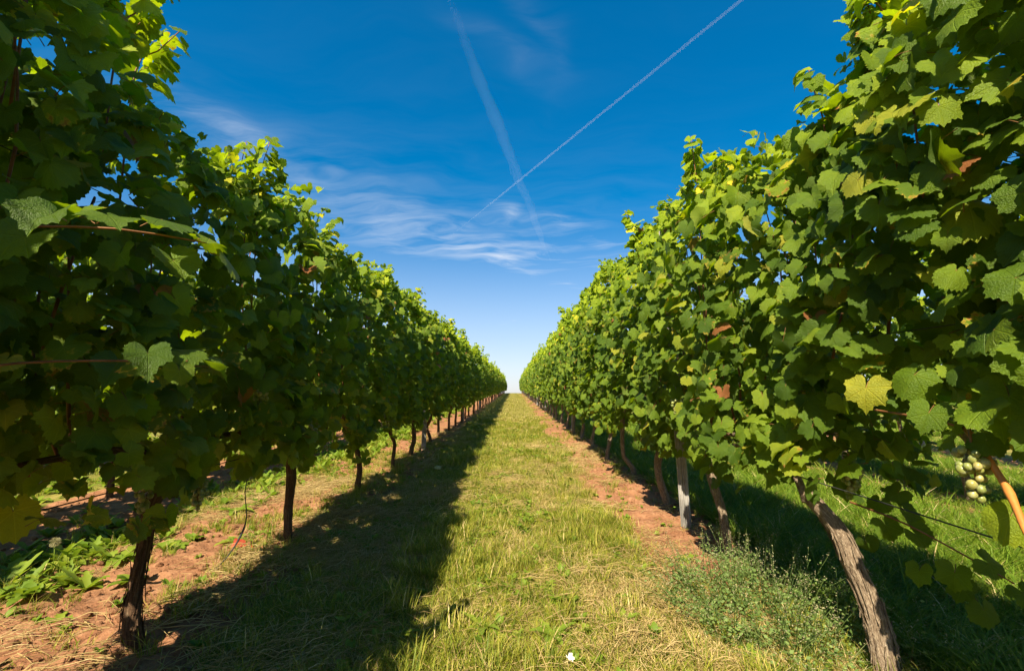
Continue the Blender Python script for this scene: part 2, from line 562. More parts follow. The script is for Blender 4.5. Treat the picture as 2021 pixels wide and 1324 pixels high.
def grape_material():
    m, t, out = new_mat('green_grape')
    oi = t.node('ShaderNodeObjectInfo').outputs['Random']
    isl = t.node('ShaderNodeNewGeometry').outputs['Random Per Island']
    r = t.math('FRACT', t.math('ADD', oi, isl))
    tc = t.node('ShaderNodeTexCoord').outputs['Object']
    n = t.noise(tc, 60.0, 3.0, 0.6)
    col = t.ramp(r, [(0.0, (0.16, 0.20, 0.04)), (0.6, (0.23, 0.25, 0.065)), (1.0, (0.33, 0.28, 0.085))])
    col = t.mix(t.smooth(n, 0.45, 0.75, 0.0, 0.4), col, (0.50, 0.50, 0.36, 1))
    b = t.node('ShaderNodeBsdfPrincipled')
    t.put(b.inputs['Base Color'], col)
    b.inputs['Roughness'].default_value = 0.35
    b.inputs['Subsurface Weight'].default_value = 0.5
    b.inputs['Subsurface Radius'].default_value = (0.012, 0.010, 0.004)
    b.inputs['Subsurface Scale'].default_value = 0.6
    t.l.new(b.outputs[0], out.inputs[0])
    return m


GRAPE = grape_material()

# ------------------------------------------------------------------ the ground
def graded(dense_lo, dense_hi, step, far_lo, far_hi, grow=1.16):
    mid = list(np.arange(dense_lo, dense_hi + 1e-6, step))
    out, d, x = [], step, dense_hi
    while x < far_hi:
        d = min(d * grow, 60)
        x += d
        out.append(x)
    lo, d, x = [], step, dense_lo
    while x > far_lo:
        d = min(d * grow, 60)
        x -= d
        lo.append(x)
    return np.array(lo[::-1] + mid + out)


gx = graded(-3.2, 2.6, 0.022, -400, 400, 1.07)
gy = graded(1.0, 6.0, 0.022, -120, 500, 1.035)
GX, GY = np.meshgrid(gx, gy)
GZ = ground_z(GX, GY)
nx, ny = len(gx), len(gy)
ii = (np.arange(ny - 1)[:, None] * nx + np.arange(nx - 1)[None, :]).ravel()
gf = np.stack([ii, ii + 1, ii + nx + 1, ii + nx], 1)
gme = mesh_np('ground', np.stack([GX.ravel(), GY.ravel(), GZ.ravel()], 1), gf, [ground_material()])
sa = gme.attributes.new('soil', 'FLOAT', 'POINT')
sa.data.foreach_set('value', soil_amount(GX, GY).ravel().astype(np.float32))
add('ground', gme, kind='structure', label='reddish bare soil strips and mown grass aisle rising to a crest')

# ------------------------------------------------------------------ the vine leaf
LOBE_A = np.radians([0, 27, 52, 80, 108, 128, 150, 166, 176])
LOBE_R = [1.02, 0.88, 0.97, 0.83, 0.90, 0.80, 0.75, 0.56, 0.12]


def leaf_shape(seed, teeth=True, n_half=22, detail=True, ni=12, stalk=True):
    rg = np.random.default_rng(seed)
    lob = np.array(LOBE_R) * (1 + rg.normal(0, 0.05, 9))
    depth = rg.uniform(-0.03, 0.17) if seed % 3 else rg.uniform(-0.04, 0.03)
    lob[1] -= depth
    lob[3] -= depth * 0.8
    th = np.concatenate([-np.linspace(176, 0, n_half + 1)[:-1], np.linspace(0, 176, n_half + 1)])
    th = np.radians(th)
    r = np.interp(np.abs(th), LOBE_A, lob)
    r *= 1 + 0.06 * np.sin(th * rg.uniform(0.6, 1.4) + rg.uniform(0, 6))
    if teeth:
        r *= 1 + np.where(np.arange(len(th)) % 2 == 0, 0.055, -0.05) * np.clip(r * 1.4 - 0.3, 0, 1)
    if detail:
        ti = np.radians(np.linspace(-168, 168, ni))
        ri = np.interp(np.abs(ti), LOBE_A, lob) * 0.52
        xy = np.concatenate([[[0, 0]], np.stack([np.sin(ti) * ri, np.cos(ti) * ri], 1), np.stack([np.sin(th) * r, np.cos(th) * r], 1)])
        f = [(0, i + 2, i + 1) for i in range(ni - 1)]
        o = 1 + ni
        j = 0
        for i in range(len(th) - 1):                          # band between the inner ring and the margin
            while j < ni - 1 and ti[j + 1] <= (th[i] + th[i + 1]) / 2 + 1e-6:
                f.append((1 + j, 2 + j, o + i))
                j += 1
            f.append((1 + j, o + i + 1, o + i))
        while j < ni - 1:
            f.append((1 + j, 2 + j, o + len(th) - 1))
            j += 1
    else:
        xy = np.concatenate([[[0, 0]], np.stack([np.sin(th) * r, np.cos(th) * r], 1)])
        f = [(0, i + 2, i + 1) for i in range(len(th) - 1)]
    x, y = xy[:, 0], xy[:, 1]
    rr = np.hypot(x, y)
    a = np.arctan2(x, y)
    z = (rg.uniform(0.5, 0.95) if seed % 5 == 0 else rg.uniform(-0.25, 0.50)) * np.abs(x) - rg.uniform(0.05, 0.65) * np.maximum(y, 0) ** 2 - rg.uniform(-0.1, 0.55) * x ** 2
    z += rg.uniform(0.05, 0.14) * np.sin(a * rg.integers(3, 6) + rg.uniform(0, 6)) * rr ** 2
    z += rg.uniform(-0.25, 0.25) * x * y
    v = np.stack([x, y, z], 1)
    uv = xy.copy()
    mi = np.zeros(len(f), int)
    f = np.array(f)
    # make sure that faces look to +z
    nz = np.cross(v[f[:, 1]] - v[f[:, 0]], v[f[:, 2]] - v[f[:, 0]])[:, 2]
    f[nz < 0] = f[nz < 0][:, ::-1]
    if detail and stalk:
        L = rg.uniform(0.7, 1.1)
        pts = [(0, 0.02, 0), (0, -0.35 * L, -0.12), (rg.uniform(-.1, .1), -0.8 * L, -0.45)]
        pv, pf, pu = tube(pts, [0.022, 0.018, 0.026], 3, cap=False)
        f = np.concatenate([f, pf + len(v)])
        v = np.concatenate([v, pv])
        uv = np.concatenate([uv, pu])
        mi = np.concatenate([mi, np.ones(len(pf), int)])
    return v, f, uv, mi


N_HI, N_LO = 18, 6
LEAF_HI = [leaf_shape(100 + i) for i in range(N_HI)]
LEAF_MD = [leaf_shape(200 + i, True, 16, True, 8, i % 3 == 0) for i in range(16)]
LEAF_LO = [leaf_shape(300 + i, True, 7, False) for i in range(N_LO)]
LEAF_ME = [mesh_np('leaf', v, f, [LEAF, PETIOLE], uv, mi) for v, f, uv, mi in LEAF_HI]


def gen_leaves(seed, n, top, half=0.58, bottom=0.53, thick=0.25, tall=None, lift_near=0.0):
    """leaf frames of one vine in its own space (x across the row, y along it): position, matrix columns, size"""
    rg = np.random.default_rng(seed)
    n_top = int(n * 0.16)
    n_in = int(n * 0.22)
    n_out = n - n_top - n_in
    y = rg.uniform(-half, half, n)
    z = np.empty(n)
    x = np.empty(n)
    sd = np.where(rg.random(n) < 0.5, -1.0, 1.0)
    # height of the hedge varies along it
    ph = rg.uniform(0, 6, 3)
    topy = top + 0.08 * np.sin(y * 5 + ph[0]) + 0.07 * np.sin(y * 11 + ph[1])
    boty = bottom + 0.07 * np.sin(y * 7 + ph[2]) + 0.05 * rg.normal(0, 1, n)
    boty = boty + lift_near * (1 - sstep(y, -0.12, 0.12))
    u = rg.random(n)
    z = boty + (topy - boty) * u
    w = thick * (0.70 + 0.45 * np.sin(np.pi * np.clip(u * 0.9 + 0.12, 0, 1))) * np.where(u > 0.80, 1 - (u - 0.80) * 3.6, 1)
    bul = 0.05 * np.sin(y * 6 + z * 5 + ph[0])
    x = sd * (w * rg.uniform(0.62, 1.12, n) + bul)
    x[n_out:n_out + n_in] = rg.uniform(-1, 1, n_in) * thick * 0.55
    k = slice(n_out + n_in, n)
    z[k] = topy[k] + np.clip(rg.normal(-0.02, 0.06, n_top), -0.2, 0.05)
    x[k] = rg.normal(0, 0.10, n_top)
    nrm = np.stack([sd * rg.uniform(0.15, 1.0, n), rg.normal(-0.1, 0.65, n), rg.uniform(-0.35, 1.0, n)], 1)
    nrm[k] = np.stack([rg.normal(0, 0.7, n_top), rg.normal(0, 0.6, n_top), rg.uniform(0.1, 1.0, n_top)], 1)
    tip = np.stack([sd * rg.uniform(0.0, 0.6, n), rg.normal(0, 0.55, n), -rg.uniform(0.5, 1.2, n)], 1)
    size = rg.uniform(0.026, 0.053, n) + 0.013 * (rg.random(n) < 0.15)
    size[k] *= rg.uniform(0.5, 0.9, n_top)
    pos = np.stack([x, y, z], 1)
    if tall:                                                   # shoots that stand out of the hedge: (x, y, z0, z1, lean x, lean y)
        ex = []
        for (sx, sy, z0, z1, lx, ly) in tall:
            z0 = z0 - 0.06
            m = max(int((z1 - z0) / 0.013), 6)
            for i in range(m):
                q = (i + 0.5) / m
                a = rg.uniform(0, 6.28)
                rr = 0.060 * (1 - 0.55 * q)
                ex.append((sx + lx * q + rr * math.cos(a), sy + ly * q + rr * math.sin(a), z0 + (z1 - z0) * q + 0.01, a, q))
        ex = np.array(ex)
        a = ex[:, 3]
        pos = np.concatenate([pos, ex[:, :3]])
        nrm = np.concatenate([nrm, np.stack([np.cos(a) * 0.7, np.sin(a) * 0.7, rg.uniform(0.2, 0.9, len(a))], 1)])
        tip = np.concatenate([tip, np.stack([np.cos(a), np.sin(a), -rg.uniform(0.2, 1.2, len(a))], 1)])
        size = np.concatenate([size, rg.uniform(0.040, 0.066, len(a)) * (1 - 0.4 * ex[:, 4])])
    nrm = nrm + np.array(SUN_DIR) * rg.uniform(0.15, 0.85, len(nrm))[:, None]        # blades turn towards the light
    nrm /= np.linalg.norm(nrm, axis=1)[:, None]
    Y = tip - nrm * np.sum(tip * nrm, 1)[:, None]
    Y /= np.linalg.norm(Y, axis=1)[:, None] + 1e-9
    X = np.cross(Y, nrm)
    high = np.where(pos[:, 2] > top - 0.35)[0]                 # no leaf without company on its shoot
    near = (np.linalg.norm(pos[high][:, None] - pos[None], axis=2) < 0.085).sum(1) - 1
    keep = np.ones(len(pos), bool)
    keep[high[near < 5]] = False
    return pos[keep], X[keep], Y[keep], nrm[keep], size[keep]


def join_leaves(name, frames, sel, shapes, seed):
    pos, X, Y, Z, size = frames
    rg = np.random.default_rng(seed)
    var = rg.integers(0, len(shapes), len(pos))
    vs, fs, us, ms, o = [], [], [], [], 0
    for k, (v, f, uv, mi) in enumerate(shapes):
        idx = np.array([i for i in sel if var[i] == k], int)
        if not len(idx):
            continue
        R = np.stack([X[idx], Y[idx], Z[idx]], 2) * size[idx][:, None, None]
        vv = np.einsum('nij,vj->nvi', R, v) + pos[idx][:, None, :]
        vs.append(vv.reshape(-1, 3))
        fs.append((f[None] + (np.arange(len(idx)) * len(v))[:, None, None] + o).reshape(-1, 3))
        us.append(np.tile(uv, (len(idx), 1)))
        ms.append(np.tile(mi, len(idx)))
        o += len(idx) * len(v)
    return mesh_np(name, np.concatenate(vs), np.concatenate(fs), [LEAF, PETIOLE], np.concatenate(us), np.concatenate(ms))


# ------------------------------------------------------------------ vine trunks
def trunk_mesh(path, rad, sides, rings, seed, mat, ridge=0.16, arms=True, thin=0.78):
    p = spline(path, rings)
    r = np.interp(np.linspace(0, 1, rings), np.linspace(0, 1, len(rad)), rad) * thin
    parts = [tube(p, r, sides, rough=0.16, seed=seed, ridge=ridge)]
    if arms:
        top = p[-1]
        for s in ((-1, 1) if arms is True else arms):
            q = spline([top - np.array([0, 0, 0.03]), top + np.array([0, s * 0.07, 0.07]), top + np.array([0.01, s * 0.28, 0.12]), top + np.array([0, s * 0.52, 0.11])], 10)
            parts.append(tube(q, np.linspace(r[-1] * 0.7, 0.009, 10), max(6, sides // 3), rough=0.15, seed=seed + s, ridge=ridge * 0.6))
    v, f, u = merge(parts)
    return mesh_np('trunk', v, f, [mat], u)


def bark_strip(rg, path, rad, mat):
    """a loose ribbon of bark that peels off a trunk"""
    p = spline(path, 60)
    r = np.interp(np.linspace(0, 1, 60), np.linspace(0, 1, len(rad)), rad) * 0.78
    n = 7
    i0 = int(rg.integers(6, 46))
    i1 = min(59, i0 + int(rg.integers(5, 14)))
    a = rg.uniform(0, 6.28)
    w = rg.uniform(0.0025, 0.006)
    lift_ = rg.uniform(0.002, 0.009)
    vs, us = [], []
    for k in range(n):
        t = k / (n - 1)
        q = i0 + (i1 - i0) * t
        c = np.array([np.interp(q, np.arange(60), p[:, j]) for j in range(3)])
        rr = np.interp(q, np.arange(60), r) * 1.06 + 0.002 + lift_ * (2 * abs(t - 0.5)) ** 3
        aa = a + 0.25 * t
        d = np.array([math.cos(aa), math.sin(aa), 0])
        e = np.array([-math.sin(aa), math.cos(aa), 0]) * w * (1 - 0.6 * abs(2 * t - 1) ** 3)
        vs += [c + d * rr - e, c + d * (rr + 0.0025), c + d * rr + e]
        us += [(a / 6.28, t * 0.1), (a / 6.28 + 0.02, t * 0.1), (a / 6.28 + 0.04, t * 0.1)]
    f = []
    for k in range(n - 1):
        b = 3 * k
        f += [(b, b + 1, b + 4), (b, b + 4, b + 3), (b + 1, b + 2, b + 5), (b + 1, b + 5, b + 4)]
    return mesh_np('bark_strip', vs, f, [mat], us)


def cane_mesh(rg, top, mat=None, y0=None, x0=None, low=0.60):
    y0 = rg.uniform(-0.5, 0.5) if y0 is None else y0
    x0 = rg.normal(0, 0.10) if x0 is None else x0
    pts = [(0, y0, low), (x0 * 0.5, y0 + rg.normal(0, 0.03), max(0.95, low + 0.15)), (x0, y0 + rg.normal(0, 0.06), 1.4), (x0 * 0.8, y0 + rg.normal(0, 0.08), top * rg.uniform(0.78, 0.93))]
    p = spline(pts, 14)
    r = np.linspace(0.0055, 0.0022, 14) * (1 + 0.18 * (np.arange(14) % 3 == 0))
    v, f, u = tube(p, r, 5)
    return mesh_np('cane', v, f, [mat or CANE], u)


def bunch_points(rg, n, r, length):
    pts = []
    tries = 0
    while len(pts) < n and tries < 4000:
        tries += 1
        q = rg.random()
        w = (0.36 * length) * (1 - 0.75 * q) * math.sqrt(rg.random())
        a = rg.uniform(0, 6.28)
        c = np.array([math.cos(a) * w, math.sin(a) * w, -q * length])
        if all(np.linalg.norm(c - o) > r * 1.42 for o in pts):
            pts.append(c)
    return pts


def ball(r, lat=6, lon=8):
    v = [(0, 0, r)]
    for i in range(1, lat):
        t = math.pi * i / lat
        for j in range(lon):
            a = 2 * math.pi * j / lon
            v.append((r * math.sin(t) * math.cos(a), r * math.sin(t) * math.sin(a), r * 1.12 * math.cos(t)))
    v.append((0, 0, -r))
    f = []
    for j in range(lon):
        k = (j + 1) % lon
        f.append((0, 1 + j, 1 + k))
        for i in range(lat - 2):
            a, b = 1 + i * lon, 1 + (i + 1) * lon
            f += [(a + j, b + j, b + k), (a + j, b + k, a + k)]
        f.append((len(v) - 1, 1 + (lat - 2) * lon + k, 1 + (lat - 2) * lon + j))
    return np.array(v), np.array(f)


GRAPE_ME = mesh_np('grape', *ball(0.0098, 8, 10), [GRAPE])
SMALL_V, SMALL_F = ball(0.0085, 4, 6)


def bunch_joined(seed, n=34):
    rg = np.random.default_rng(seed)
    pts = bunch_points(rg, n, 0.0085, 0.13)
    v = np.concatenate([SMALL_V + p for p in pts])
    f = np.concatenate([SMALL_F + i * len(SMALL_V) for i in range(len(pts))])
    return mesh_np('grape_bunch', v, f, [GRAPE])


BUNCH_ME = [bunch_joined(40 + i) for i in range(4)]


def add_bunch(vine, local, seed, n=34, length=0.10):
    """a bunch whose grapes one can pick apart: stalk > grape"""
    rg = np.random.default_rng(seed)
    v, f, u = tube([(0, 0, 0.05), (0, 0, 0.0), (0, 0, -length * 0.9)], [0.003, 0.003, 0.0015], 5)
    b = add('grape_bunch', mesh_np('bunch_stalk', v, f, [PETIOLE], u), vine, local)
    for p in bunch_points(rg, n, 0.0098, length):
        g = add('grape', GRAPE_ME, b, tuple(p))
        g.rotation_euler = (rg.uniform(-.5, .5), rg.uniform(-.5, .5), rg.uniform(0, 6))
        sc = rg.uniform(0.70, 1.10)
        g.scale = (sc, sc, sc)
    return b


# ------------------------------------------------------------------ rows of vines
def empty(name, loc, label, category, group=None):
    o = bpy.data.objects.new(name, None)
    o.empty_display_size = 0.1
    COL.objects.link(o)
    o.location = loc
    o['label'] = label
    o['category'] = category
    if group:
        o['group'] = group
    return o


_U = 'first second third fourth fifth sixth seventh eighth ninth tenth eleventh twelfth thirteenth fourteenth fifteenth sixteenth seventeenth eighteenth nineteenth'.split()
ORD = list(_U) + ['twentieth'] + [f'{t}-{u}' for t in ('twenty', 'thirty', 'forty', 'fifty', 'sixty') for u in _U[:9]]
PITCH = math.radians(7.5)


def project(p):
    """how large a leaf at world point p shows, and whether the lens sees it (used only to choose which leaves become parts)"""
    d = p - np.array([0, 0, 0.9])
    fwd = d[:, 1] * math.cos(PITCH) + d[:, 2] * math.sin(PITCH)
    upv = -d[:, 1] * math.sin(PITCH) + d[:, 2] * math.cos(PITCH)
    ok = (fwd > 0.1)
    u = np.where(ok, d[:, 0] / np.maximum(fwd, 0.1), 9)
    w = np.where(ok, upv / np.maximum(fwd, 0.1), 9)
    return ok & (np.abs(u) < 1.18) & (np.abs(w) < 0.80), np.maximum(fwd, 0.2)


def near_vine(row, y, label, top, n, n_parts, path, rad, mat, seed, group, tall=None, arms=True, bunches=(), canes=7, ridge=0.16, sides=22, rings=46, half=0.58, bottom=0.53, extra=None, thick=0.25, strips=0, lift_near=0.0, xoff=0.0, sprays=()):
    X0 = ROWS[row]
    z0 = float(ground_z(X0, y))
    v = empty('grapevine', (X0, y, z0), label, 'grapevine', group)
    add('trunk', trunk_mesh(path, rad, sides, rings, seed, mat, ridge, arms), v)
    for k in range(strips):
        add('bark_strip', bark_strip(np.random.default_rng(seed * 100 + k), path, rad, mat), v)
    fr = gen_leaves(seed * 31 + 5, n, top, half, bottom, thick, tall=tall, lift_near=lift_near)
    n_own = len(fr[0])
    if extra is not None:                                       # single sprays placed by hand: (x, y, z, nx, ny, nz, tx, ty, tz, size)
        e = np.array(extra, float)
        nz_ = e[:, 3:6] / np.linalg.norm(e[:, 3:6], axis=1)[:, None]
        Yv = e[:, 6:9] - nz_ * np.sum(e[:, 6:9] * nz_, 1)[:, None]
        Yv /= np.linalg.norm(Yv, axis=1)[:, None]
        add_fr = (e[:, :3], np.cross(Yv, nz_), Yv, nz_, e[:, 9] * 0.8)
        fr = tuple(np.concatenate([a, b]) for a, b in zip(fr, add_fr))
    pos = fr[0]
    pos[:n_own, 0] += xoff
    wp = pos + np.array([X0, y, z0])
    vis, dist = project(wp)
    inner = -np.sign(X0) * pos[:, 0]                            # towards the aisle where the camera stands
    score = np.where(vis, fr[4] / dist * (1 + 2.2 * np.clip(inner + 0.1, 0, 0.4)), -1)
    order = np.argsort(-score)
    chosen = [i for i in order[:n_parts] if score[i] > 0]
    if extra is not None:
        chosen = list(set(chosen) | set(range(len(pos) - len(extra), len(pos))))
    rest = sorted(set(range(len(pos))) - set(chosen))
    rg = np.random.default_rng(seed + 999)
    for i in chosen:
        o = bpy.data.objects.new('leaf', LEAF_ME[rg.integers(0, N_HI)])
        COL.objects.link(o)
        o.parent = v
        m = np.eye(4)
        m[:3, 0], m[:3, 1], m[:3, 2] = fr[1][i] * fr[4][i], fr[2][i] * fr[4][i], fr[3][i] * fr[4][i]
        m[:3, 3] = fr[0][i]
        o.matrix_basis = Matrix(m.tolist())
    if rest:
        f = add('foliage', join_leaves('foliage', fr, rest, LEAF_MD, seed), v)
        f['kind'] = 'stuff'
    for q in sprays:
        sv, sf, su = tube(spline(q, 12), np.linspace(0.0035, 0.0018, 12), 5)
        add('cane', mesh_np('cane', sv, sf, [CANE], su), v)
    for c in range(canes):
        add('cane', cane_mesh(rg, top, low=max(0.60, bottom + lift_near + 0.05)), v, (xoff, 0, 0))
    if tall:
        for (sx, sy, za, zb, lx, ly) in tall:
            tv, tf, tu = tube(spline([(sx, sy, za - 0.5), (sx, sy, za), (sx + lx * 0.5, sy + ly * 0.5, (za + zb) / 2), (sx + lx, sy + ly, zb)], 10), np.linspace(0.0035, 0.0016, 10), 5)
            add('cane', mesh_np('cane', tv, tf, [CANE], tu), v, (xoff, 0, 0))
    for b in bunches:
        if len(b) == 4:
            add_bunch(v, b[:3], b[3])
        else:
            g = add('grape_bunch', BUNCH_ME[b[3] % 4], v, b[:3])
            g['kind'] = 'stuff'
    return v


def gnarl(rg, h=0.56, lean=0.05):
    return [(0, 0, -0.06), (rg.normal(0, 0.012), rg.normal(0, 0.015), 0.10), (rg.normal(0, lean * 0.7), rg.normal(0, lean), 0.27),
            (rg.normal(0, lean), rg.normal(0, lean), 0.42), (rg.normal(0, lean * 0.6), rg.normal(0, lean), h)]


LEFT_Y = [0.60, 1.67, 2.74, 3.92, 5.02, 5.92, 7.05]
RIGHT_Y = [0.42, 1.53, 2.50, 3.55, 4.59, 5.60, 6.55]
LG, RG_ = 'grapevines of the row along the shaded side of the path', 'grapevines of the row along the sunlit side of the path'
rgn = np.random.default_rng(21)

LEFT = [
    dict(label='vine whose tall shaded foliage fills the upper left corner, trunk out of view', top=2.22, n=3000, n_parts=300,
         path=gnarl(rgn), rad=[0.045, 0.035, 0.032, 0.034], half=0.66, bottom=0.72,
         tall=[(0.05, 0.70, 2.0, 2.26, 0.05, 0.08), (-0.03, 0.86, 2.0, 2.2, 0.1, 0.05), (0.1, 0.4, 2.05, 2.4, 0.02, 0.0)],
         extra=[(0.62, 0.24, 1.21, .2, -.2, 1, .5, .5, -.4, .062), (0.66, 0.32, 1.20, .3, .1, 1, .6, .7, -.3, .060), (0.58, 0.17, 1.19, .2, -.4, .9, .7, -.4, -.3, .064), (0.53, 0.12, 1.17, .2, -.6, .8, .1, -.9, -.4, .060),
                (0.69, 0.34, 1.16, .7, .3, .6, .4, .6, -.9, .055), (0.62, 0.28, 1.14, .6, -.5, .6, .3, .2, -1, .058), (0.50, 0.20, 1.20, -.2, -.3, 1, -.6, .3, -.4, .058), (0.47, 0.14, 1.14, .4, -.7, .6, -.2, -.5, -.7, .062),
                (0.64, 0.30, 0.96, .3, -.4, .9, .6, .5, -.5, .050), (0.62, 0.24, 0.95, .4, -.5, .8, .5, -.5, -.5, .054), (0.66, 0.27, 0.92, .8, -.6, .2, .1, .1, -1, .036), (0.59, 0.27, 0.93, .3, -.6, .7, -.5, .2, -.5, .05), (0.68, 0.33, 0.93, .5, .1, .8, .7, .4, -.5, .046)],
         sprays=[[(0.05, 0.10, 1.02), (0.30, 0.14, 1.14), (0.52, 0.20, 1.18), (0.66, 0.32, 1.19)], [(0.10, 0.20, 0.86), (0.35, 0.24, 0.93), (0.66, 0.29, 0.94)]],
         bunches=[(0.16, 0.85, 0.62, 3)]),
    dict(label='vine with thick dark shaggy trunk and swollen foot beside the straw litter', top=1.80, n=1750, n_parts=300,
         path=[(0, 0, -0.05), (0.0, 0.0, 0.03), (-0.012, 0.0, 0.12), (-0.010, 0.01, 0.26), (0.012, 0.0, 0.40), (0.03, -0.01, 0.50), (0.06, 0.02, 0.58)],
         rad=[0.027, 0.036, 0.032, 0.023, 0.022, 0.025, 0.029], ridge=0.32, sides=40, rings=100, strips=70, bottom=0.60,
         tall=[(0.03, 0.40, 1.74, 2.14, 0.06, 0.05), (-0.02, 0.36, 1.74, 2.08, 0.03, 0.02), (0.05, 0.46, 1.74, 2.06, 0.05, 0.05)],
         bunches=[(0.10, 0.12, 0.54, 11), (0.22, 0.28, 0.90, 12)]),
    dict(label='second trunk along the shaded row, straight brown trunk lit at its foot', top=1.86, n=1750, n_parts=280,
         path=[(0, 0, -0.05), (0.0, 0, 0.05), (-0.005, 0.0, 0.2), (0.0, 0.0, 0.35), (-0.02, 0, 0.5)], rad=[0.036, 0.032, 0.030, 0.034, 0.037],
         tall=[(0.0, 0.2, 1.8, 2.02, 0.1, 0.0)], bunches=[(0.2, -0.2, 0.7, 2, 0)]),
    dict(label='shaded vine whose slim trunk bends sharply away from the path', top=1.86, n=1650, n_parts=240,
         path=[(0, 0, -0.05), (0.0, 0, 0.07), (0.01, 0.0, 0.2), (-0.03, 0.0, 0.36), (-0.13, 0.0, 0.52)], rad=[0.036, 0.030, 0.028, 0.030, 0.033],
         tall=[(0.05, 0.1, 1.75, 1.98, 0.12, 0.05)], bunches=[(0.2, 0.1, 0.66, 1, 0)]),
    dict(label='thin upright dark trunk, fourth in view along the shaded row', top=1.92, n=1550, n_parts=180, path=gnarl(rgn, lean=0.02), rad=[0.030, 0.024, 0.024, 0.026]),
    dict(label='crooked brown trunk just before the steel post of the shaded row', top=1.93, n=1550, n_parts=130,
         path=[(0, 0, -0.05), (0.0, 0, 0.07), (0.03, 0.0, 0.2), (0.02, 0.0, 0.36), (0.06, 0.0, 0.52)], rad=[0.04, 0.036, 0.034, 0.036, 0.038]),
    dict(label='vine trunk just behind the steel post of the shaded row', top=1.95, n=1550, n_parts=80, path=gnarl(rgn), rad=[0.036, 0.03, 0.03, 0.03]),
]
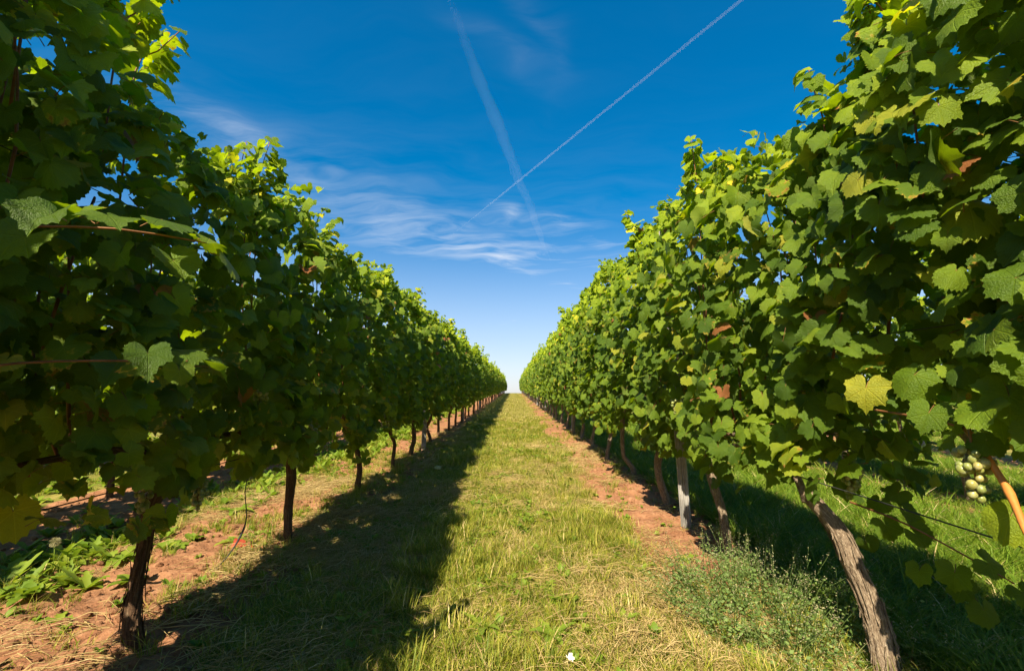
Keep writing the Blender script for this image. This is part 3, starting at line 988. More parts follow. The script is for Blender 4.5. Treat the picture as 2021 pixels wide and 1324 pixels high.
RIGHT = [
    dict(label='vine at the right edge with a pale grape bunch and bright orange cane', top=2.12, n=2300, n_parts=300, path=gnarl(rgn), rad=[0.05, 0.045, 0.042, 0.044], half=0.64, bottom=0.86, thick=0.20, xoff=0.03,
         tall=[(0.0, 0.8, 1.95, 2.15, -0.05, 0.05)],
         extra=[(-0.16, 0.50, 0.67, -.7, -.6, .5, -.2, .2, -1, .062), (-0.17, 0.64, 0.86, -.6, -.7, .5, -.3, .2, -1, .058), (-0.16, 0.43, 0.83, -.7, -.6, .5, .4, .2, -1, .06), (-0.14, 0.70, 0.95, -.7, -.6, .5, -.4, .3, -1, .07), (-0.2, 0.78, 0.92, -.7, -.6, .4, .2, .3, -1, .072)],
         bunches=[(-0.17, 0.55, 0.79, 21), (-0.08, 0.40, 0.72, 22), (-0.05, 0.55, 1.06, 23)]),
    dict(label='vine with the thick grey flaking trunk leaning up from the lower right corner', top=1.93, n=1850, n_parts=300,
         path=[(0.035, -0.03, -0.05), (0.03, 0.0, 0.05), (0.022, 0.02, 0.18), (-0.006, 0.05, 0.31), (-0.035, 0.08, 0.43), (-0.09, 0.14, 0.53)],
         rad=[0.046, 0.043, 0.040, 0.038, 0.036, 0.027], ridge=0.2, sides=44, rings=110, bottom=0.56, thick=0.21, strips=60, lift_near=0.40, xoff=0.08, arms=(1,),
         tall=[(-0.06, -0.25, 1.85, 2.14, -0.04, 0.0), (-0.08, 0.0, 1.80, 2.06, -0.04, 0.0), (0.05, 0.3, 1.75, 1.98, -0.04, 0.0)],
         extra=[(0.04, -0.04, 0.47, -.5, -.8, .3, .3, -.3, -1, .056), (0.08, -0.10, 0.46, -.2, -.9, .5, .6, 0, -1, .052), (0.11, -0.18, 0.38, -.7, -.6, .3, .2, .3, -1, .058), (0.17, -0.22, 0.42, -.1, -.8, .6, .7, .1, -1, .055), (0.07, -0.11, 0.36, -.8, -.5, .5, -.2, 0, -1, .05),
                (0.15, -0.15, 0.33, -.4, -.8, .1, -.2, .2, -1, .054), (0.21, -0.26, 0.36, -.5, -.6, .7, .4, -.3, -1, .052), (0.12, -0.24, 0.31, -.2, -.9, .2, .1, 0, -1, .05), (0.02, 0.02, 0.40, -.6, -.8, -.1, .5, 0, -.8, .045),
                (-0.10, 0.22, 0.60, -.9, -.3, .4, .2, -.2, -1, .06), (-0.14, 0.34, 0.62, -.9, -.3, .4, -.1, .2, -1, .062)],
         sprays=[[(0.0, 0.05, 0.52), (0.06, -0.08, 0.49), (0.14, -0.18, 0.43), (0.20, -0.25, 0.38)]],
         bunches=[(0.06, 0.12, 0.62, 24), (0.0, 0.32, 0.80, 25)]),
    dict(label='vine with a slim mottled trunk right beside the grooved steel post', top=1.98, n=1750, n_parts=300,
         path=[(0.0, 0, -0.05), (-0.01, 0.0, 0.06), (-0.02, 0.0, 0.2), (-0.05, 0.03, 0.36), (-0.08, 0.05, 0.52)], rad=[0.037, 0.033, 0.028, 0.030, 0.032],
         tall=[(-0.10, -0.1, 1.92, 2.24, -0.04, -0.05)], bunches=[(-0.2, 0.1, 0.8, 26)]),
    dict(label='vine with a knotted S-shaped grey trunk standing in bare red soil', top=2.06, n=1750, n_parts=260,
         path=[(0.03, 0, -0.05), (0.02, 0.0, 0.05), (-0.02, 0.0, 0.18), (-0.03, 0.0, 0.30), (-0.01, 0, 0.38), (0.05, 0.02, 0.50), (0.09, 0.02, 0.62)], rad=[0.036, 0.038, 0.036, 0.034, 0.041, 0.036, 0.045],
         tall=[(-0.1, 0.1, 2.1, 2.34, -0.08, 0.0)], bunches=[(-0.16, -0.1, 0.66, 2, 0), (-0.18, 0.12, 0.75, 1, 0)]),
    dict(label='vine with a kinked trunk whose foot juts out over the red soil', top=2.12, n=1650, n_parts=210,
         path=[(0.05, 0, -0.05), (0.05, 0.0, 0.06), (0.0, 0.0, 0.14), (-0.04, 0.0, 0.2), (-0.05, 0, 0.35), (-0.04, 0.0, 0.55)], rad=[0.035, 0.036, 0.030, 0.026, 0.026, 0.03],
         bunches=[(-0.2, 0.0, 0.7, 3, 0)]),
    dict(label='sunlit vine with two short stubby forked stems, fifth along the row', top=2.2, n=1550, n_parts=150,
         path=[(0.0, 0, -0.05), (0.0, 0.0, 0.08), (0.03, 0.0, 0.2), (0.06, 0.0, 0.36), (0.05, 0.0, 0.52)], rad=[0.035, 0.032, 0.03, 0.03]),
    dict(label='sunlit vine partly hidden by hanging leaves, sixth along the row', top=2.15, n=1550, n_parts=90, path=gnarl(rgn), rad=[0.036, 0.03, 0.03, 0.03]),
]
for i, d in enumerate(LEFT):
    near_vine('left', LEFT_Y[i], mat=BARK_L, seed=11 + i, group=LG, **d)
for i, d in enumerate(RIGHT):
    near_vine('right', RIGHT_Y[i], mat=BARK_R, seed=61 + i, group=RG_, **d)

# vines farther along, and the neighbouring rows: copies that share their meshes
def row_foliage(seed, n, shapes, shoots):
    rr = np.random.default_rng(seed)
    tall = [(rr.normal(0, 0.08), rr.uniform(-0.55, 0.55), 1.80, rr.uniform(1.95, 2.28), rr.normal(0, 0.08), rr.normal(0, 0.06)) for k in range(shoots)]
    fr = gen_leaves(seed, n, 1.86 + rr.uniform(-0.05, 0.06), thick=0.26, tall=tall)
    return join_leaves('foliage', fr, range(len(fr[0])), shapes, seed)


MID = [row_foliage(700 + i, 1500, LEAF_MD, 3 + i % 3) for i in range(6)]
FAR = [row_foliage(800 + i, 1150, LEAF_LO, 3 + i % 4) for i in range(8)]
TRUNK_L = [trunk_mesh(gnarl(rgn, lean=0.035), [0.036, 0.031, 0.029, 0.031], 12, 20, 70 + i, BARK_L) for i in range(5)]
TRUNK_R = [trunk_mesh(gnarl(rgn, lean=0.035), [0.040, 0.035, 0.033, 0.035], 12, 20, 80 + i, BARK_R) for i in range(5)]


def copy_vine(row, y, label, group, rg, far, hz=1.0):
    X0 = ROWS[row] + rg.normal(0, 0.02)
    v = empty('grapevine', (X0, y, float(ground_z(X0, y))), label, 'grapevine', group)
    tm = (TRUNK_L if 'left' in row else TRUNK_R)[rg.integers(0, 5)]
    t = add('trunk', tm, v)
    t.rotation_euler = (0, 0, rg.choice([0, math.pi]))
    f = add('foliage', FAR[rg.integers(0, 8)] if far else MID[rg.integers(0, 6)], v)
    f.scale = (rg.uniform(0.88, 1.15), rg.uniform(0.98, 1.08), hz * rg.uniform(0.94, 1.06))
    f['kind'] = 'stuff'
    return v


rg = np.random.default_rng(5)
for row, y0, hz, group in (('left', 7.05, 1.0, LG), ('right', 6.55, 1.12, RG_)):
    side = 'shaded' if row == 'left' else 'sunlit'
    y, k = y0, 7
    while y < 64:
        y += 1.1 + rg.normal(0, 0.05)
        where = '' if k < 18 else (', small and distant' if y < CREST - 8 else ', tiny at the crest')
        lab = f'{ORD[k]} grapevine counted from the camera along the {side} row{where}'
        copy_vine(row, y, lab, group, rg, y > 13, hz)
        k += 1
    for y in (y0 - 7.55, y0 - 8.65, y0 - 9.75):
        copy_vine(row, y, f'grapevine of the {side} row standing behind the viewpoint', group, rg, False, hz)
for row, lab, ys, hz in (('far_left', 'second row beyond the shaded row', np.arange(-1.9, 26, 1.1), 1.0), ('far_right', 'second row behind the sunlit row', np.arange(-0.85, 26, 1.1), 1.05),
                         ('third_left', 'third row beyond the shaded row', np.arange(1.2, 20, 1.15), 1.0), ('third_right', 'third row behind the sunlit row', np.arange(1.0, 20, 1.15), 1.0)):
    for k, y in enumerate(ys):
        copy_vine(row, float(y) + rg.normal(0, 0.06), f'{ORD[k]} grapevine from the near end of the {lab}', f'grapevines of the {lab}', rg, 'third' in row or y > 6, hz)

# bright orange cane and a thinner one beside the near grape bunch
edge_vine = [o for o in COL.objects if o.name.startswith('grapevine') and 'orange cane' in o['label']][0]
p = spline([(-0.13, 0.60, 0.83), (-0.15, 0.55, 0.79), (-0.17, 0.49, 0.72), (-0.20, 0.44, 0.66), (-0.21, 0.40, 0.60)], 24)
r = 0.0060 * (1 + 0.30 * np.exp(-((np.arange(24) % 8) - 4.0) ** 2 / 1.2))
v_, f_, u_ = tube(p, r, 8)
add('cane', mesh_np('cane', v_, f_, [CANE_BRIGHT], u_), edge_vine, label='bright orange ripened cane')
p = spline([(-0.13, 0.60, 0.83), (-0.14, 0.72, 0.85), (-0.12, 0.86, 0.86)], 14)
v_, f_, u_ = tube(p, 0.003, 6)
add('cane', mesh_np('cane', v_, f_, [CANE], u_), edge_vine)


# ------------------------------------------------------------------ trellis posts and wires
def post_mesh(height):
    """rolled steel profile: a hat section with grooves, bolt holes as small notches"""
    prof = [(-0.030, -0.016), (-0.022, -0.019), (-0.018, -0.014), (-0.012, -0.014), (-0.009, -0.019), (-0.003, -0.019), (0.0, -0.013), (0.003, -0.019), (0.009, -0.019),
            (0.012, -0.014), (0.018, -0.014), (0.022, -0.019), (0.030, -0.016), (0.030, 0.016), (0.026, 0.016), (0.025, -0.009), (-0.025, -0.009), (-0.026, 0.016), (-0.030, 0.016)]
    n = len(prof)
    zs = np.linspace(-0.3, height, 12)
    v = [(x, y, z) for z in zs for x, y in prof]
    f = []
    for i in range(len(zs) - 1):
        for j in range(n):
            k = (j + 1) % n
            a, b, c, d = i * n + j, i * n + k, (i + 1) * n + k, (i + 1) * n + j
            f += [(a, b, c), (a, c, d)]
    return mesh_np('post_profile', v, f, [STEEL], smooth=False)


def hook_mesh():
    v, f, u = tube([(0.029, 0, 0), (0.045, 0, -0.004), (0.05, 0, 0.006), (0.048, 0, 0.016)], 0.0022, 5)
    return mesh_np('wire_hook', v, f, [STEEL], u)


POST, HOOK = post_mesh(1.95), hook_mesh()
POSTS = [('right', 3.01, -0.03, 'ribbed galvanised steel post dappled by leaf shade in the sunlit row'), ('right', 9.2, 0.05, 'steel post half hidden by leaves, second in the sunlit row'),
         ('right', 16.4, 0.0, 'pale thin steel post far along the sunlit row'), ('right', 21.8, 0.0, 'most distant steel post that shows in the sunlit row'),
         ('left', 6.55, 0.03, 'slim steel post standing among trunks of the shaded row'), ('left', 11.8, 0.0, 'second steel post along the shaded row, small'),
         ('left', 17.5, 0.0, 'most distant steel post that shows in the shaded row'), ('third_right', 6.4, 0.0, 'pale post in grass behind the sunlit row near the grapes')]
for i, (row, y, off, lab) in enumerate(POSTS):
    x = ROWS[row] + off
    e = empty('trellis_post', (x, y, float(ground_z(x, y))), lab, 'post', 'steel posts of the vine trellis')
    e.rotation_euler = (math.radians(1.0), math.radians([-1.5, 1, 0, 0, 0.6, 0, 0, 0][i]), math.radians([-28, -20, 5, 0, 20, 10, 0, 0][i]))
    add('steel_profile', POST, e)
    for hz in (0.56, 1.05, 1.5):
        add('wire_hook', HOOK, e, (0, 0, hz))

for row, side in (('left', 'shaded'), ('right', 'sunlit'), ('far_right', 'second sunlit')):
    for hz, nm in ((0.555, 'lowest'), (1.05, 'middle'), (1.5, 'upper')):
        if row == 'far_right' and hz > 1:
            continue
        ys = np.concatenate([np.arange(-2, 12, 0.5), np.arange(12, 60, 2.0)])
        x = ROWS[row] + (-0.04 if hz < 0.6 and row == 'right' else 0.0)
        pts = np.stack([np.full(len(ys), x), ys, base_z(ys) + hz + 0.006 * np.sin(ys * 1.1)], 1)
        v_, f_, u_ = tube(pts, 0.0022 if hz < 0.6 else 0.0016, 5)
        add('trellis_wire', mesh_np('trellis_wire', v_, f_, [WIRE], u_), label=f'{nm} dark trellis wire running along the {side} row', category='wire', group='wires of the vine trellis')

# frayed tie string hanging at the shaded row
p = spline([(-1.36, 2.42, 0.55), (-1.37, 2.40, 0.42), (-1.36, 2.41, 0.27), (-1.39, 2.37, 0.15), (-1.45, 2.33, 0.06)], 20)
v_, f_, u_ = tube(p, [0.0025 + 0.0035 * math.exp(-((i - 12) / 2.5) ** 2) for i in range(20)], 5, rough=0.5, seed=3)
add('hanging_tie', mesh_np('hanging_tie', v_, f_, [WIRE], u_), label='thin dark tie hanging to the ground between the first two shaded trunks', category='tie')


# ------------------------------------------------------------------ ground cover: tufts, straw, weeds
def blade(rg, h, w, base, azim, lean, curl, segs=3):
    c, s = math.cos(azim), math.sin(azim)
    side = np.array([-s, c, 0]) * w
    vs, us = [], []
    for i in range(segs + 1):
        t = i / segs
        out = lean * t + curl * t * t
        q = np.array(base) + np.array([c * out * h, s * out * h, h * t * (1 - 0.35 * min(1.0, abs(curl)) * t)])
        if i == segs:
            vs.append(q)
            us.append((0.5, 1.0))
        else:
            k = (1 - 0.55 * t)
            vs += [q - side * k, q + side * k]
            us += [(0, t), (1, t)]
    f = []
    for i in range(segs - 1):
        a = 2 * i
        f += [(a, a + 1, a + 3), (a, a + 3, a + 2)]
    f.append((2 * segs - 2, 2 * segs - 1, 2 * segs))
    return np.array(vs), np.array(f), np.array(us)


def tuft(seed, n, h, spread, w, mat, lean=(0.1, 0.6), curl=(0.0, 0.7), dry=None, dry_share=0.0):
    rg = np.random.default_rng(seed)
    parts, mi = [], []
    for i in range(n):
        a = rg.uniform(0, 6.28)
        r = spread * math.sqrt(rg.random())
        b = blade(rg, h * rg.uniform(0.45, 1.1), w * rg.uniform(0.6, 1.2), (r * math.cos(a), r * math.sin(a), -0.006), rg.uniform(0, 6.28), rg.uniform(*lean), rg.uniform(*curl))
        parts.append(b)
        mi += [1 if rg.random() < dry_share else 0] * len(b[1])
    v, f, u = merge(parts)
    return mesh_np('tuft', v, f, [mat, dry or mat], u, mi)


def straw(seed, n, spread, mat):
    rg = np.random.default_rng(seed)
    parts = []
    for i in range(n):
        a = rg.normal(0, 0.9)
        L = rg.uniform(0.05, 0.17)
        c = np.array([rg.normal(0, spread), rg.normal(0, spread), rg.uniform(0.004, 0.022)])
        d = np.array([math.cos(a), math.sin(a), rg.normal(0, 0.10)]) * L / 2
        bend = np.array([0, 0, rg.uniform(0.0, 0.018)])
        parts.append(tube([c - d, c + bend, c + d], [0.0011, 0.0013, 0.0007], 3, cap=False))
    v, f, u = merge(parts)
    return mesh_np('straw', v, f, [mat], u)


def broad_leaf(rg, L, w, azim, lift, curl=0.5, base=(0, 0, 0), toothed=True):
    n = 6
    c, s = math.cos(azim), math.sin(azim)
    vs, us = [], []
    for i in range(n + 1):
        t = i / n
        prof = w * (0.10 + math.sin(math.pi * min(1, t ** 0.8)) ** 0.9) * (1 - 0.12 * t)
        if toothed and 0 < i < n:
            prof *= 0.72 + 0.5 * (i % 2)
        if i == n:
            prof = 0.002
        d = L * t * (1 - 0.25 * curl * t)
        z = L * (lift * t - curl * t * t)
        q = np.array(base) + np.array([c * d, s * d, z + 0.004])
        sd = np.array([-s, c, 0]) * prof
        vs += [q - sd + np.array([0, 0, prof * 0.35]), q, q + sd + np.array([0, 0, prof * 0.35])]
        us += [(0, t), (0.5, t), (1, t)]
    f = []
    for i in range(n):
        a = 3 * i
        f += [(a, a + 1, a + 4), (a, a + 4, a + 3), (a + 1, a + 2, a + 5), (a + 1, a + 5, a + 4)]
    return np.array(vs), np.array(f), np.array(us)


def rosette(seed, n, L, w, upright=0.5, toothed=True):
    rg = np.random.default_rng(seed)
    parts = [broad_leaf(rg, L * rg.uniform(0.6, 1.1), w * rg.uniform(0.7, 1.15), rg.uniform(0, 6.28), rg.uniform(0.2, 0.5 + upright), rg.uniform(0.2, 0.75), (0, 0, 0), toothed) for i in range(n)]
    v, f, u = merge(parts)
    return mesh_np('rosette', v, f, [WEED_LEAF], u)


def clod_mesh(seed):
    rg = np.random.default_rng(seed)
    v, f = ball(1.0, 6, 8)
    k = 0.65 + 0.75 * fbm(v[:, 0] * 1.6 + seed, v[:, 1] * 1.6, v[:, 2] * 1.6 + 3, 3)
    v = v * k[:, None] * np.array([1.0, 0.85, 0.62])
    return mesh_np('clod', v, f, [CLOD], smooth=False)


CLOD = clod_material()


def scatter(name, meshes, pts, rot, scl, idx, label, tilt=None):
    """one stuff object: points with instanced tufts"""
    coll = bpy.data.collections.new(name + '_source')
    for i, me in enumerate(meshes):
        coll.objects.link(bpy.data.objects.new(f'{name}_source_{i:02d}', me))
    me = bpy.data.meshes.new(name)
    me.from_pydata(np.asarray(pts).tolist(), [], [])
    n = len(pts)
    r = np.zeros((n, 3), np.float32)
    r[:, 2] = rot
    if tilt is not None:
        r[:, :2] = tilt
    at = me.attributes.new('rot', 'FLOAT_VECTOR', 'POINT')
    at.data.foreach_set('vector', r.ravel())
    at = me.attributes.new('scl', 'FLOAT', 'POINT')
    at.data.foreach_set('value', np.asarray(scl, np.float32))
    at = me.attributes.new('idx', 'INT', 'POINT')
    at.data.foreach_set('value', np.asarray(idx, np.int32))
    o = add(name, me, kind='stuff', label=label)
    g = bpy.data.node_groups.new(name + '_scatter', 'GeometryNodeTree')
    g.interface.new_socket('Geometry', in_out='INPUT', socket_type='NodeSocketGeometry')
    g.interface.new_socket('Geometry', in_out='OUTPUT', socket_type='NodeSocketGeometry')
    N, L = g.nodes, g.links
    gi, go = N.new('NodeGroupInput'), N.new('NodeGroupOutput')
    ci = N.new('GeometryNodeCollectionInfo')
    ci.inputs['Collection'].default_value = coll
    ci.inputs['Separate Children'].default_value = True
    ci.inputs['Reset Children'].default_value = True
    ip = N.new('GeometryNodeInstanceOnPoints')
    ip.inputs['Pick Instance'].default_value = True

    def named(nm, typ):
        a = N.new('GeometryNodeInputNamedAttribute')
        a.data_type = typ
        a.inputs['Name'].default_value = nm
        return a.outputs['Attribute']
    L.new(gi.outputs[0], ip.inputs['Points'])
    L.new(ci.outputs[0], ip.inputs['Instance'])
    L.new(named('idx', 'INT'), ip.inputs['Instance Index'])
    er = N.new('FunctionNodeEulerToRotation')
    L.new(named('rot', 'FLOAT_VECTOR'), er.inputs[0])
    L.new(er.outputs[0], ip.inputs['Rotation'])
    L.new(named('scl', 'FLOAT'), ip.inputs['Scale'])
    L.new(ip.outputs[0], go.inputs[0])
    md = o.modifiers.new('scatter', 'NODES')
    md.node_group = g
    return o


rs = np.random.default_rng(77)


def sample(x0, x1, y0, y1, density):
    n = int((x1 - x0) * (y1 - y0) * density)
    return rs.uniform(x0, x1, n), rs.uniform(y0, y1, n)


def gather(boxes):
    a = [sample(*b) for b in boxes]
    return np.concatenate([q[0] for q in a]), np.concatenate([q[1] for q in a])


def lift(x, y):
    return np.stack([x, y, ground_z(x, y)], 1)


# the grass of the middle aisle
GREEN_SHORT = [tuft(500 + i, 22, 0.050, 0.055, 0.0017, GRASS_GREEN, (0.1, 0.9), (0.1, 0.9), GRASS_DRY, 0.22) for i in range(5)]
DRY_SHORT = [tuft(520 + i, 24, 0.045, 0.060, 0.0014, GRASS_DRY, (0.4, 1.6), (0.1, 0.9), GRASS_GREEN, 0.15) for i in range(4)]
GREEN_TALL = [tuft(540 + i, 28, 0.098, 0.035, 0.0019, GRASS_GREEN, (0.05, 0.5), (0.1, 0.7), GRASS_DRY, 0.12) for i in range(3)]
CLOVER = [rosette(560 + i, 11, 0.034, 0.010, 0.9, False) for i in range(3)]
FAR_TUFT = [tuft(580 + i, 34, 0.062, 0.11, 0.0042, GRASS_GREEN, (0.1, 0.9), (0.1, 0.9), GRASS_DRY, 0.3) for i in range(3)]
AISLE = GREEN_SHORT + DRY_SHORT + GREEN_TALL + CLOVER
x, y = gather([(-1.15, 1.25, 1.0, 3.2, 900), (-1.2, 1.2, 3.2, 6.5, 520), (-1.2, 1.2, 6.5, 12, 260)])
so = soil_amount(x, y)
dryness = fbm(x * 1.9 + 3, y * 1.1 + 9, 5.5, 4) + 0.10 * sstep(np.abs(x - 0.0), 0.55, 1.0) - 0.10 * sstep(-x, 0.0, 0.5)
keep = rs.random(len(x)) > so * 0.97
x, y, dryness = x[keep], y[keep], dryness[keep]
u = rs.random(len(x))
idx = rs.integers(0, 5, len(x))
dry_sel = u < sstep(dryness, 0.48, 0.70) * 0.72
idx = np.where(dry_sel, 5 + rs.integers(0, 4, len(x)), idx)
tall_f = sstep(fbm(x * 2.6 + 40, y * 2.0, 2.2, 3), 0.56, 0.70)
tall_sel = (~dry_sel) & (rs.random(len(x)) < tall_f * 0.6 + 0.05)
idx = np.where(tall_sel, 9 + rs.integers(0, 3, len(x)), idx)
clo = (~dry_sel) & (~tall_sel) & (rs.random(len(x)) < 0.05 + 0.35 * sstep(fbm(x * 1.7 + 80, y * 1.7, 6.2, 3), 0.52, 0.66))
idx = np.where(clo, 12 + rs.integers(0, 3, len(x)), idx)
scatter('grass', AISLE, lift(x, y), rs.uniform(0, 6.28, len(x)), rs.uniform(0.65, 1.25, len(x)) * np.where(y > 5, 1.15, 1.0), idx, 'mown green and straw coloured grass of the path between the rows')
x, y = gather([(-1.2, 1.2, 12, 25, 110), (-1.2, 1.2, 25, 62, 42)])
keep = rs.random(len(x)) > soil_amount(x, y) * 0.95
x, y = x[keep], y[keep]
scatter('grass', FAR_TUFT, lift(x, y), rs.uniform(0, 6.28, len(x)), rs.uniform(0.8, 1.4, len(x)) * np.where(y > 25, 1.3, 1.0), rs.integers(0, 3, len(x)), 'distant green grass of the path running up to the crest')

# the lush aisle behind the sunlit row, the weedy aisle beyond the shaded row
LUSH = [tuft(600 + i, 30, 0.15, 0.06, 0.0028, GRASS_LUSH, (0.15, 0.9), (0.2, 1.0), GRASS_DRY, 0.08) for i in range(5)]
x, y = gather([(1.3, 3.4, 0.9, 4.5, 330), (3.3, 5.6, 1.5, 7.0, 150), (1.3, 3.4, 4.5, 12, 160), (3.5, 9.5, 7, 16, 45), (1.3, 3.4, 12, 26, 45)])
keep = rs.random(len(x)) > soil_amount(x, y) * 0.85
x, y = x[keep], y[keep]
scatter('lush_grass', LUSH, lift(x, y), rs.uniform(0, 6.28, len(x)), rs.uniform(0.55, 1.15, len(x)) * np.where(y > 8, 1.3, 1.0), rs.integers(0, 5, len(x)), 'long lush green grass in the aisle behind the sunlit row')
WEEDS = [rosette(620 + i, 11, 0.105, 0.022, 0.8, i % 2 == 0) for i in range(5)] + GREEN_TALL
x, y = gather([(-3.0, -1.6, 1.2, 9.0, 190), (-5.2, -3.4, 1.5, 10, 75), (-3.1, -1.6, 9.0, 20, 75), (-9, -5.2, 2, 18, 25)])
band = np.exp(-((x + 2.32) / 0.34) ** 2) + (x < -3.3) * 0.6
keep = rs.random(len(x)) < np.clip(band * (0.35 + 1.3 * sstep(fbm(x * 1.5, y * 1.2 + 30, 1.2, 3), 0.40, 0.60)), 0.03, 1)
x, y = x[keep], y[keep]
scatter('weeds', WEEDS, lift(x, y), rs.uniform(0, 6.28, len(x)), rs.uniform(0.5, 1.15, len(x)) * np.where(y > 8, 1.3, 1.0), rs.integers(0, 8, len(x)), 'broad leaved green weeds and grass in the aisle beyond the shaded row')
# sparse tufts on the bare strips
x, y = gather([(-2.5, -1.0, 1.1, 8.0, 600), (0.7, 1.35, 1.1, 14.0, 130)])
keep = rs.random(len(x)) < 0.06 + 0.65 * sstep(fbm(x * 2.3 + 11, y * 2.3, 9.2, 3), 0.46, 0.60)
x, y = x[keep], y[keep]
scatter('sparse_grass', GREEN_SHORT + GREEN_TALL + CLOVER + DRY_SHORT[:1], lift(x, y), rs.uniform(0, 6.28, len(x)), rs.uniform(0.5, 1.1, len(x)), rs.integers(0, 12, len(x)), 'sparse grass tufts coming up through bare red soil')
# straw lying about
STRAW = [straw(640 + i, 26, 0.07, GRASS_DRY) for i in range(5)]
x, y = gather([(-1.35, -0.5, 1.1, 4.5, 230), (-2.2, -1.35, 1.1, 4.5, 130), (-1.4, -0.7, 4.5, 10, 60), (0.3, 1.2, 1.2, 7.0, 45), (-0.5, 0.4, 1.1, 6, 25)])
keep = rs.random(len(x)) < 0.12 + sstep(fbm(x * 1.8 + 21, y * 1.5, 3.2, 3), 0.46, 0.62)
x, y = x[keep], y[keep]
scatter('straw_litter', STRAW, lift(x, y), rs.normal(0.35, 0.6, len(x)), rs.uniform(0.7, 1.3, len(x)), rs.integers(0, 5, len(x)), 'dry cut straw lying in mats beside the trunks')
# soil clods
CLODS = [clod_mesh(i) for i in range(6)]
x, y = gather([(-2.6, -0.9, 1.0, 7.0, 700), (0.75, 1.5, 1.6, 9.0, 520), (-3.6, -2.6, 1.5, 8, 160), (3.0, 3.7, 1.5, 6, 150)])
keep = rs.random(len(x)) < soil_amount(x, y) * 0.9
x, y = x[keep], y[keep]
cs = 0.003 + 0.018 * rs.random(len(x)) ** 3.2
pp = lift(x, y)
pp[:, 2] += cs * 0.2
scatter('soil_clods', CLODS, pp, rs.uniform(0, 6.28, len(x)), cs, rs.integers(0, 6, len(x)), 'crumbly red soil clods on the hoed strips', tilt=rs.normal(0, 0.5, (len(x), 2)))


# ------------------------------------------------------------------ single weeds, bush, litter
def bush(loc, seed, n, h, spread, label):
    rg = np.random.default_rng(seed)
    e = empty('weed_bush', (loc[0], loc[1], float(ground_z(*loc))), label, 'weed')
    stems, leaves, seeds = [], [], []
    for i in range(n):
        a = rg.uniform(0, 6.28)
        q = math.sqrt(rg.random())
        b = np.array([math.cos(a) * q * spread[0], math.sin(a) * q * spread[1], 0])
        spiky = rg.random() < 0.35
        H = h * (rg.uniform(0.75, 1.3) if spiky else rg.uniform(0.25, 0.75)) * (1 - 0.3 * q)
        ln = np.array([rg.normal(0, 0.06) + 0.12 * math.cos(a) * q, rg.normal(0, 0.06) + 0.12 * math.sin(a) * q, 0])
        b[2] = float(ground_z(loc[0] + b[0], loc[1] + b[1])) - e.location.z
        p = spline([b, b + ln * 0.4 + np.array([0, 0, H * 0.5]), b + ln + np.array([0, 0, H])], 7)
        stems.append(tube(p, np.linspace(0.0018, 0.0006, 7), 3, cap=False))
        m = int(H / 0.0065)
        for k in range(m):
            t = rg.uniform(0.05, 1.0)
            c = b + ln * t * t + np.array([0, 0, H * t])
            az = rg.uniform(0, 6.28)
            off = np.array([math.cos(az), math.sin(az), rg.uniform(-0.2, 0.7)]) * rg.uniform(0.006, 0.035) * (1.15 - 0.75 * t)
            if t > (0.40 if spiky else 0.62) and rg.random() < (0.85 if spiky else 0.5):
                s_ = rg.uniform(0.0022, 0.0044)
                o4 = rg.normal(0, 1, (4, 3))
                o4 /= np.linalg.norm(o4, axis=1)[:, None]
                seeds.append((c + off * 0.6 + o4 * s_, np.array([(0, 1, 2), (0, 2, 3), (0, 3, 1), (1, 3, 2)]), np.zeros((4, 2))))
            else:
                L = rg.uniform(0.010, 0.024) * (1.1 - 0.5 * t)
                d = np.array([math.cos(az), math.sin(az), rg.uniform(-0.4, 0.6)])
                d /= np.linalg.norm(d)
                sd = np.cross(d, rg.normal(0, 1, 3))
                sd /= np.linalg.norm(sd) + 1e-9
                q4 = np.array([c + off - d * 0.0, c + off + d * L * 0.45 + sd * L * 0.3, c + off + d * L, c + off + d * L * 0.45 - sd * L * 0.3])
                leaves.append((q4, np.array([(0, 1, 2), (0, 2, 3)]), np.array([(0, 0), (0, .5), (.5, 1), (1, .5)])))
    for nm, lst, mat in (('stems', stems, BUSH_LEAF), ('foliage', leaves, BUSH_LEAF), ('seed_heads', seeds, SEED)):
        v, f, u = merge(lst)
        o = add(nm, mesh_np(nm, v, f, [mat], u), e)
        o['kind'] = 'stuff'
    return e


bush((0.98, 1.94), 5, 330, 0.27, (0.33, 0.33), 'bushy grey-green seeding weed at the foot of the sunlit row')
bush((1.12, 2.32), 6, 34, 0.22, (0.12, 0.10), 'smaller seeding weed behind the bushy one near the post')
bush((1.40, 1.62), 7, 42, 0.18, (0.12, 0.10), 'low seeding weed in shade beside the thick leaning trunk')
bush((0.98, 1.60), 8, 60, 0.12, (0.20, 0.14), 'low creeping weed over a red soil patch in the lower right corner')


def weed_plant(loc, seed, n, L, w, label, upright=0.25):
    rg = np.random.default_rng(seed)
    e = empty('leafy_weed', (loc[0], loc[1], float(ground_z(*loc))), label, 'weed', 'single broad leaved weeds')
    for i in range(n):
        v, f, u = broad_leaf(rg, L * rg.uniform(0.6, 1.1), w * rg.uniform(0.7, 1.1), i * 2.4 + rg.normal(0, 0.3), rg.uniform(0.2, 0.35 + upright), rg.uniform(0.2, 0.6))
        add('leaf', mesh_np('weed_blade', v, f, [WEED_LEAF], u), e)
    return e


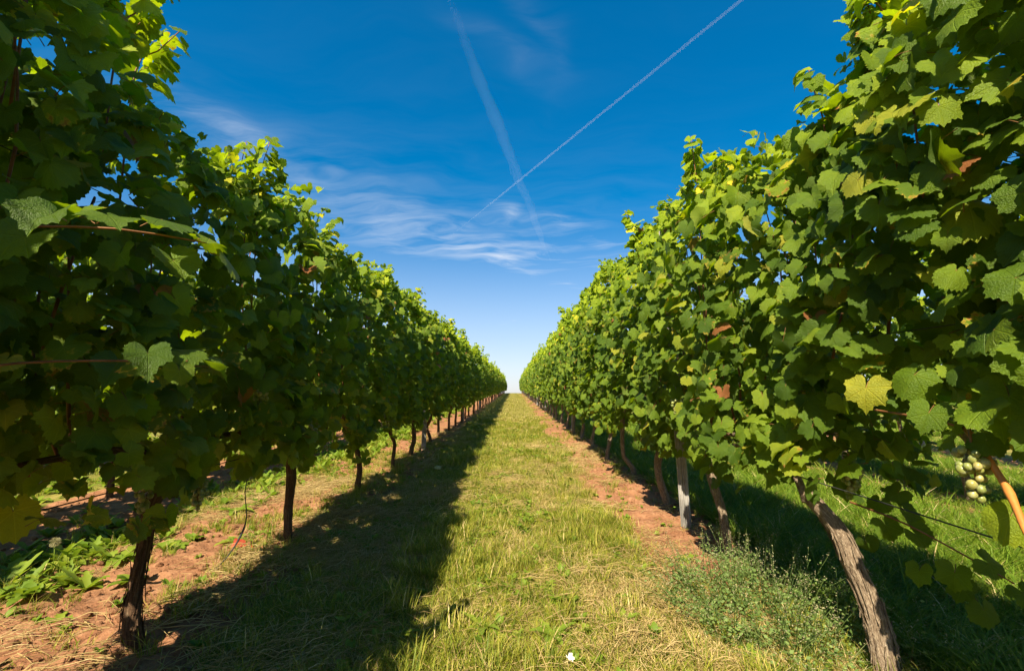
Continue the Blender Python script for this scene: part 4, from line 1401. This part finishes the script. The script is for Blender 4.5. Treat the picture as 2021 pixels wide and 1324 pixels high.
WEED_LIST = [((-1.72, 1.84), 'small dark green rosette on bare soil in the lower left corner', 11, 0.085, 0.017), ((-2.22, 2.36), 'large toothed weed at the left edge next to a seed clock', 14, 0.15, 0.024),
             ((-2.02, 2.46), 'upright broad leaved weed left of the shaggy trunk', 14, 0.15, 0.026), ((-1.86, 2.62), 'bright leafy weed just left behind the shaggy trunk', 12, 0.13, 0.022),
             ((-1.60, 2.75), 'leafy weed showing between the first two shaded trunks', 11, 0.12, 0.02), ((-0.12, 1.86), 'dandelion rosette in the near grass of the path', 11, 0.11, 0.016),
             ((0.14, 1.80), 'flat dandelion rosette in the grass behind the paper scrap', 9, 0.10, 0.017), ((-0.42, 1.78), 'bright dandelion rosette at the edge of the row shadow', 10, 0.10, 0.015),
             ((0.42, 1.88), 'single leafy rosette in dry grass at path centre', 8, 0.085, 0.016), ((0.66, 2.72), 'yellowish broad leaf weed by the red soil edge', 6, 0.075, 0.022),
             ((0.86, 2.42), 'pale leafy weed at the soil edge in front of the post', 7, 0.07, 0.02), ((-1.93, 3.3), 'bushy green weed clump behind the second shaded trunk', 14, 0.15, 0.025)]
for i, (loc, lab, n, L, w) in enumerate(WEED_LIST):
    weed_plant(loc, 900 + i, n, L, w, lab)

# dandelion clock at the left edge
e = empty('seed_clock', (-2.20, 2.28, float(ground_z(-2.20, 2.28))), 'pale round dandelion seed clock at the left edge among weeds', 'seed head')
v_, f_, u_ = tube([(0, 0, -0.01), (0.01, 0, 0.07), (0.004, 0, 0.135)], 0.0018, 5)
add('stalk', mesh_np('stalk', v_, f_, [WEED_LEAF], u_), e)
rgd = np.random.default_rng(4)
parts = []
for i in range(110):
    d = rgd.normal(0, 1, 3)
    d /= np.linalg.norm(d)
    c = np.array([0.004, 0, 0.148])
    parts.append(tube([c, c + d * 0.019], [0.0003, 0.0003], 3, cap=False))
    for k in range(3):
        q = d + rgd.normal(0, 0.22, 3)
        parts.append(tube([c + d * 0.015, c + q / np.linalg.norm(q) * 0.024], [0.0004, 0.0003], 3, cap=False))
v_, f_, u_ = merge(parts)
add('seed_ball', mesh_np('seed_ball', v_, f_, [SEED], u_), e)['kind'] = 'stuff'

# crumpled scrap of white paper
PAPER = plain('white_paper', (0.80, 0.79, 0.76), 0.8, 0.2, 0.04, 40)
n = 15
g = np.linspace(-1, 1, n)
PX, PY = np.meshgrid(g, g)
cr = fbm(PX * 2.2 + 3, PY * 2.2 + 8, 1.7, 3)
pv = np.stack([(PX * 0.021 + (cr - 0.5) * 0.03).ravel(), (PY * 0.015 + (fbm(PX * 3, PY * 3, 6.1, 2) - 0.5) * 0.03).ravel(), (0.012 + np.abs(cr - 0.5) * 0.09).ravel()], 1)
i0 = (np.arange(n - 1)[:, None] * n + np.arange(n - 1)[None]).ravel()
paper = mesh_np('paper_scrap', pv, np.stack([i0, i0 + 1, i0 + n + 1, i0 + n], 1), [PAPER], smooth=False)
po = add('paper_scrap', paper, None, (0.185, 1.63, float(ground_z(0.185, 1.63)) + 0.018), label='crumpled scrap of white paper lying in the near grass', category='paper')
po.rotation_euler = (0.2, 0.1, 0.5)
po.scale = (0.55, 0.6, 0.5)
po.modifiers.new('thickness', 'SOLIDIFY').thickness = 0.0006


# fallen leaves
def fallen(name, loc, col, size, rz, label):
    m = plain(name + '_dry', col, 0.7, 0.2, 0.3, 30)
    v, f, uv, mi = leaf_shape(1000 + int(rz * 10))
    me = mesh_np('fallen_leaf', v * size, f, [m, PETIOLE], uv, mi)
    o = add(name, me, None, (loc[0], loc[1], float(ground_z(loc[0], loc[1])) + loc[2]), label=label, category='leaf', group='fallen vine leaves')
    o.rotation_euler = (0.25, -0.3, rz)


fallen('fallen_leaf', (-1.22, 4.55, 0.02), (0.62, 0.46, 0.06), 0.05, 0.4, 'yellow fallen leaf on soil between the third and fourth shaded trunks')
fallen('fallen_leaf', (-0.80, 5.0, 0.05), (0.42, 0.33, 0.12), 0.05, 1.4, 'dull yellow fallen leaf lying in the shaded grass')
fallen('fallen_leaf', (-1.52, 2.66, 0.02), (0.36, 0.06, 0.03), 0.045, 2.4, 'red fallen leaf left of the second shaded trunk')
fallen('fallen_leaf', (-1.40, 2.60, 0.02), (0.40, 0.09, 0.03), 0.04, 3.6, 'red fallen leaf close to the foot of the second shaded trunk')


# ------------------------------------------------------------------ contrails: thin columns of ice haze high in the sky
def contrail(name, a, b, radius, density, label, twin=0.0, wobble=0.0, n=60):
    m, t, out = new_mat(name)
    pv_ = t.node('ShaderNodeVolumePrincipled')
    pv_.inputs['Color'].default_value = (0.97, 0.98, 1.0, 1)
    pv_.inputs['Density'].default_value = density
    pv_.inputs['Anisotropy'].default_value = 0.0
    t.l.new(pv_.outputs[0], out.inputs['Volume'])
    a, b = np.array(a, float), np.array(b, float)
    tt = np.linspace(0, 1, n)[:, None]
    p = a + (b - a) * tt
    side = np.cross(b - a, [0, 0, 1.0])
    side /= np.linalg.norm(side)
    rr = radius * np.minimum(1, 6 * np.minimum(tt[:, 0] + 0.002, (1 - tt[:, 0]) * 0.5 + 0.002))
    rgc = np.random.default_rng(9)
    if wobble:
        rr = rr * (1 + 0.9 * (fbm(tt[:, 0] * 40, 0.5, 2.0, 3) - 0.5) * 2 * wobble)
        p = p + side * ((fbm(tt[:, 0] * 9, 3.3, 1.0, 3) - 0.5) * radius * 2.5 * wobble)[:, None]
    parts = []
    for s in ((-1, 1) if twin else (0,)):
        parts.append(tube(p + side * s * twin, rr, 10))
    v, f, u = merge(parts)
    c = v.mean(axis=0)
    o = add(name, mesh_np(name, v - c, f, [m], u), None, tuple(c), label=label, category='contrail', group='aircraft trails in the sky')
    return o


def on_layer(px, py, alt):
    """point of the flight level seen along a direction (plan position per unit height)"""
    return (px * alt, py * alt, alt)


contrail('contrail', on_layer(0.90, 0.48, 9000), on_layer(-0.47, 2.90, 9000), 44, 0.0008, 'thin straight double white contrail slanting across the blue sky', twin=0.0, wobble=0.0, n=24)
contrail('contrail', on_layer(-0.19, 0.90, 9000), on_layer(0.31, 3.50, 9000), 200, 0.00004, 'broad faded contrail drifting apart, crossed by the thin straight one', wobble=0.4, n=260)
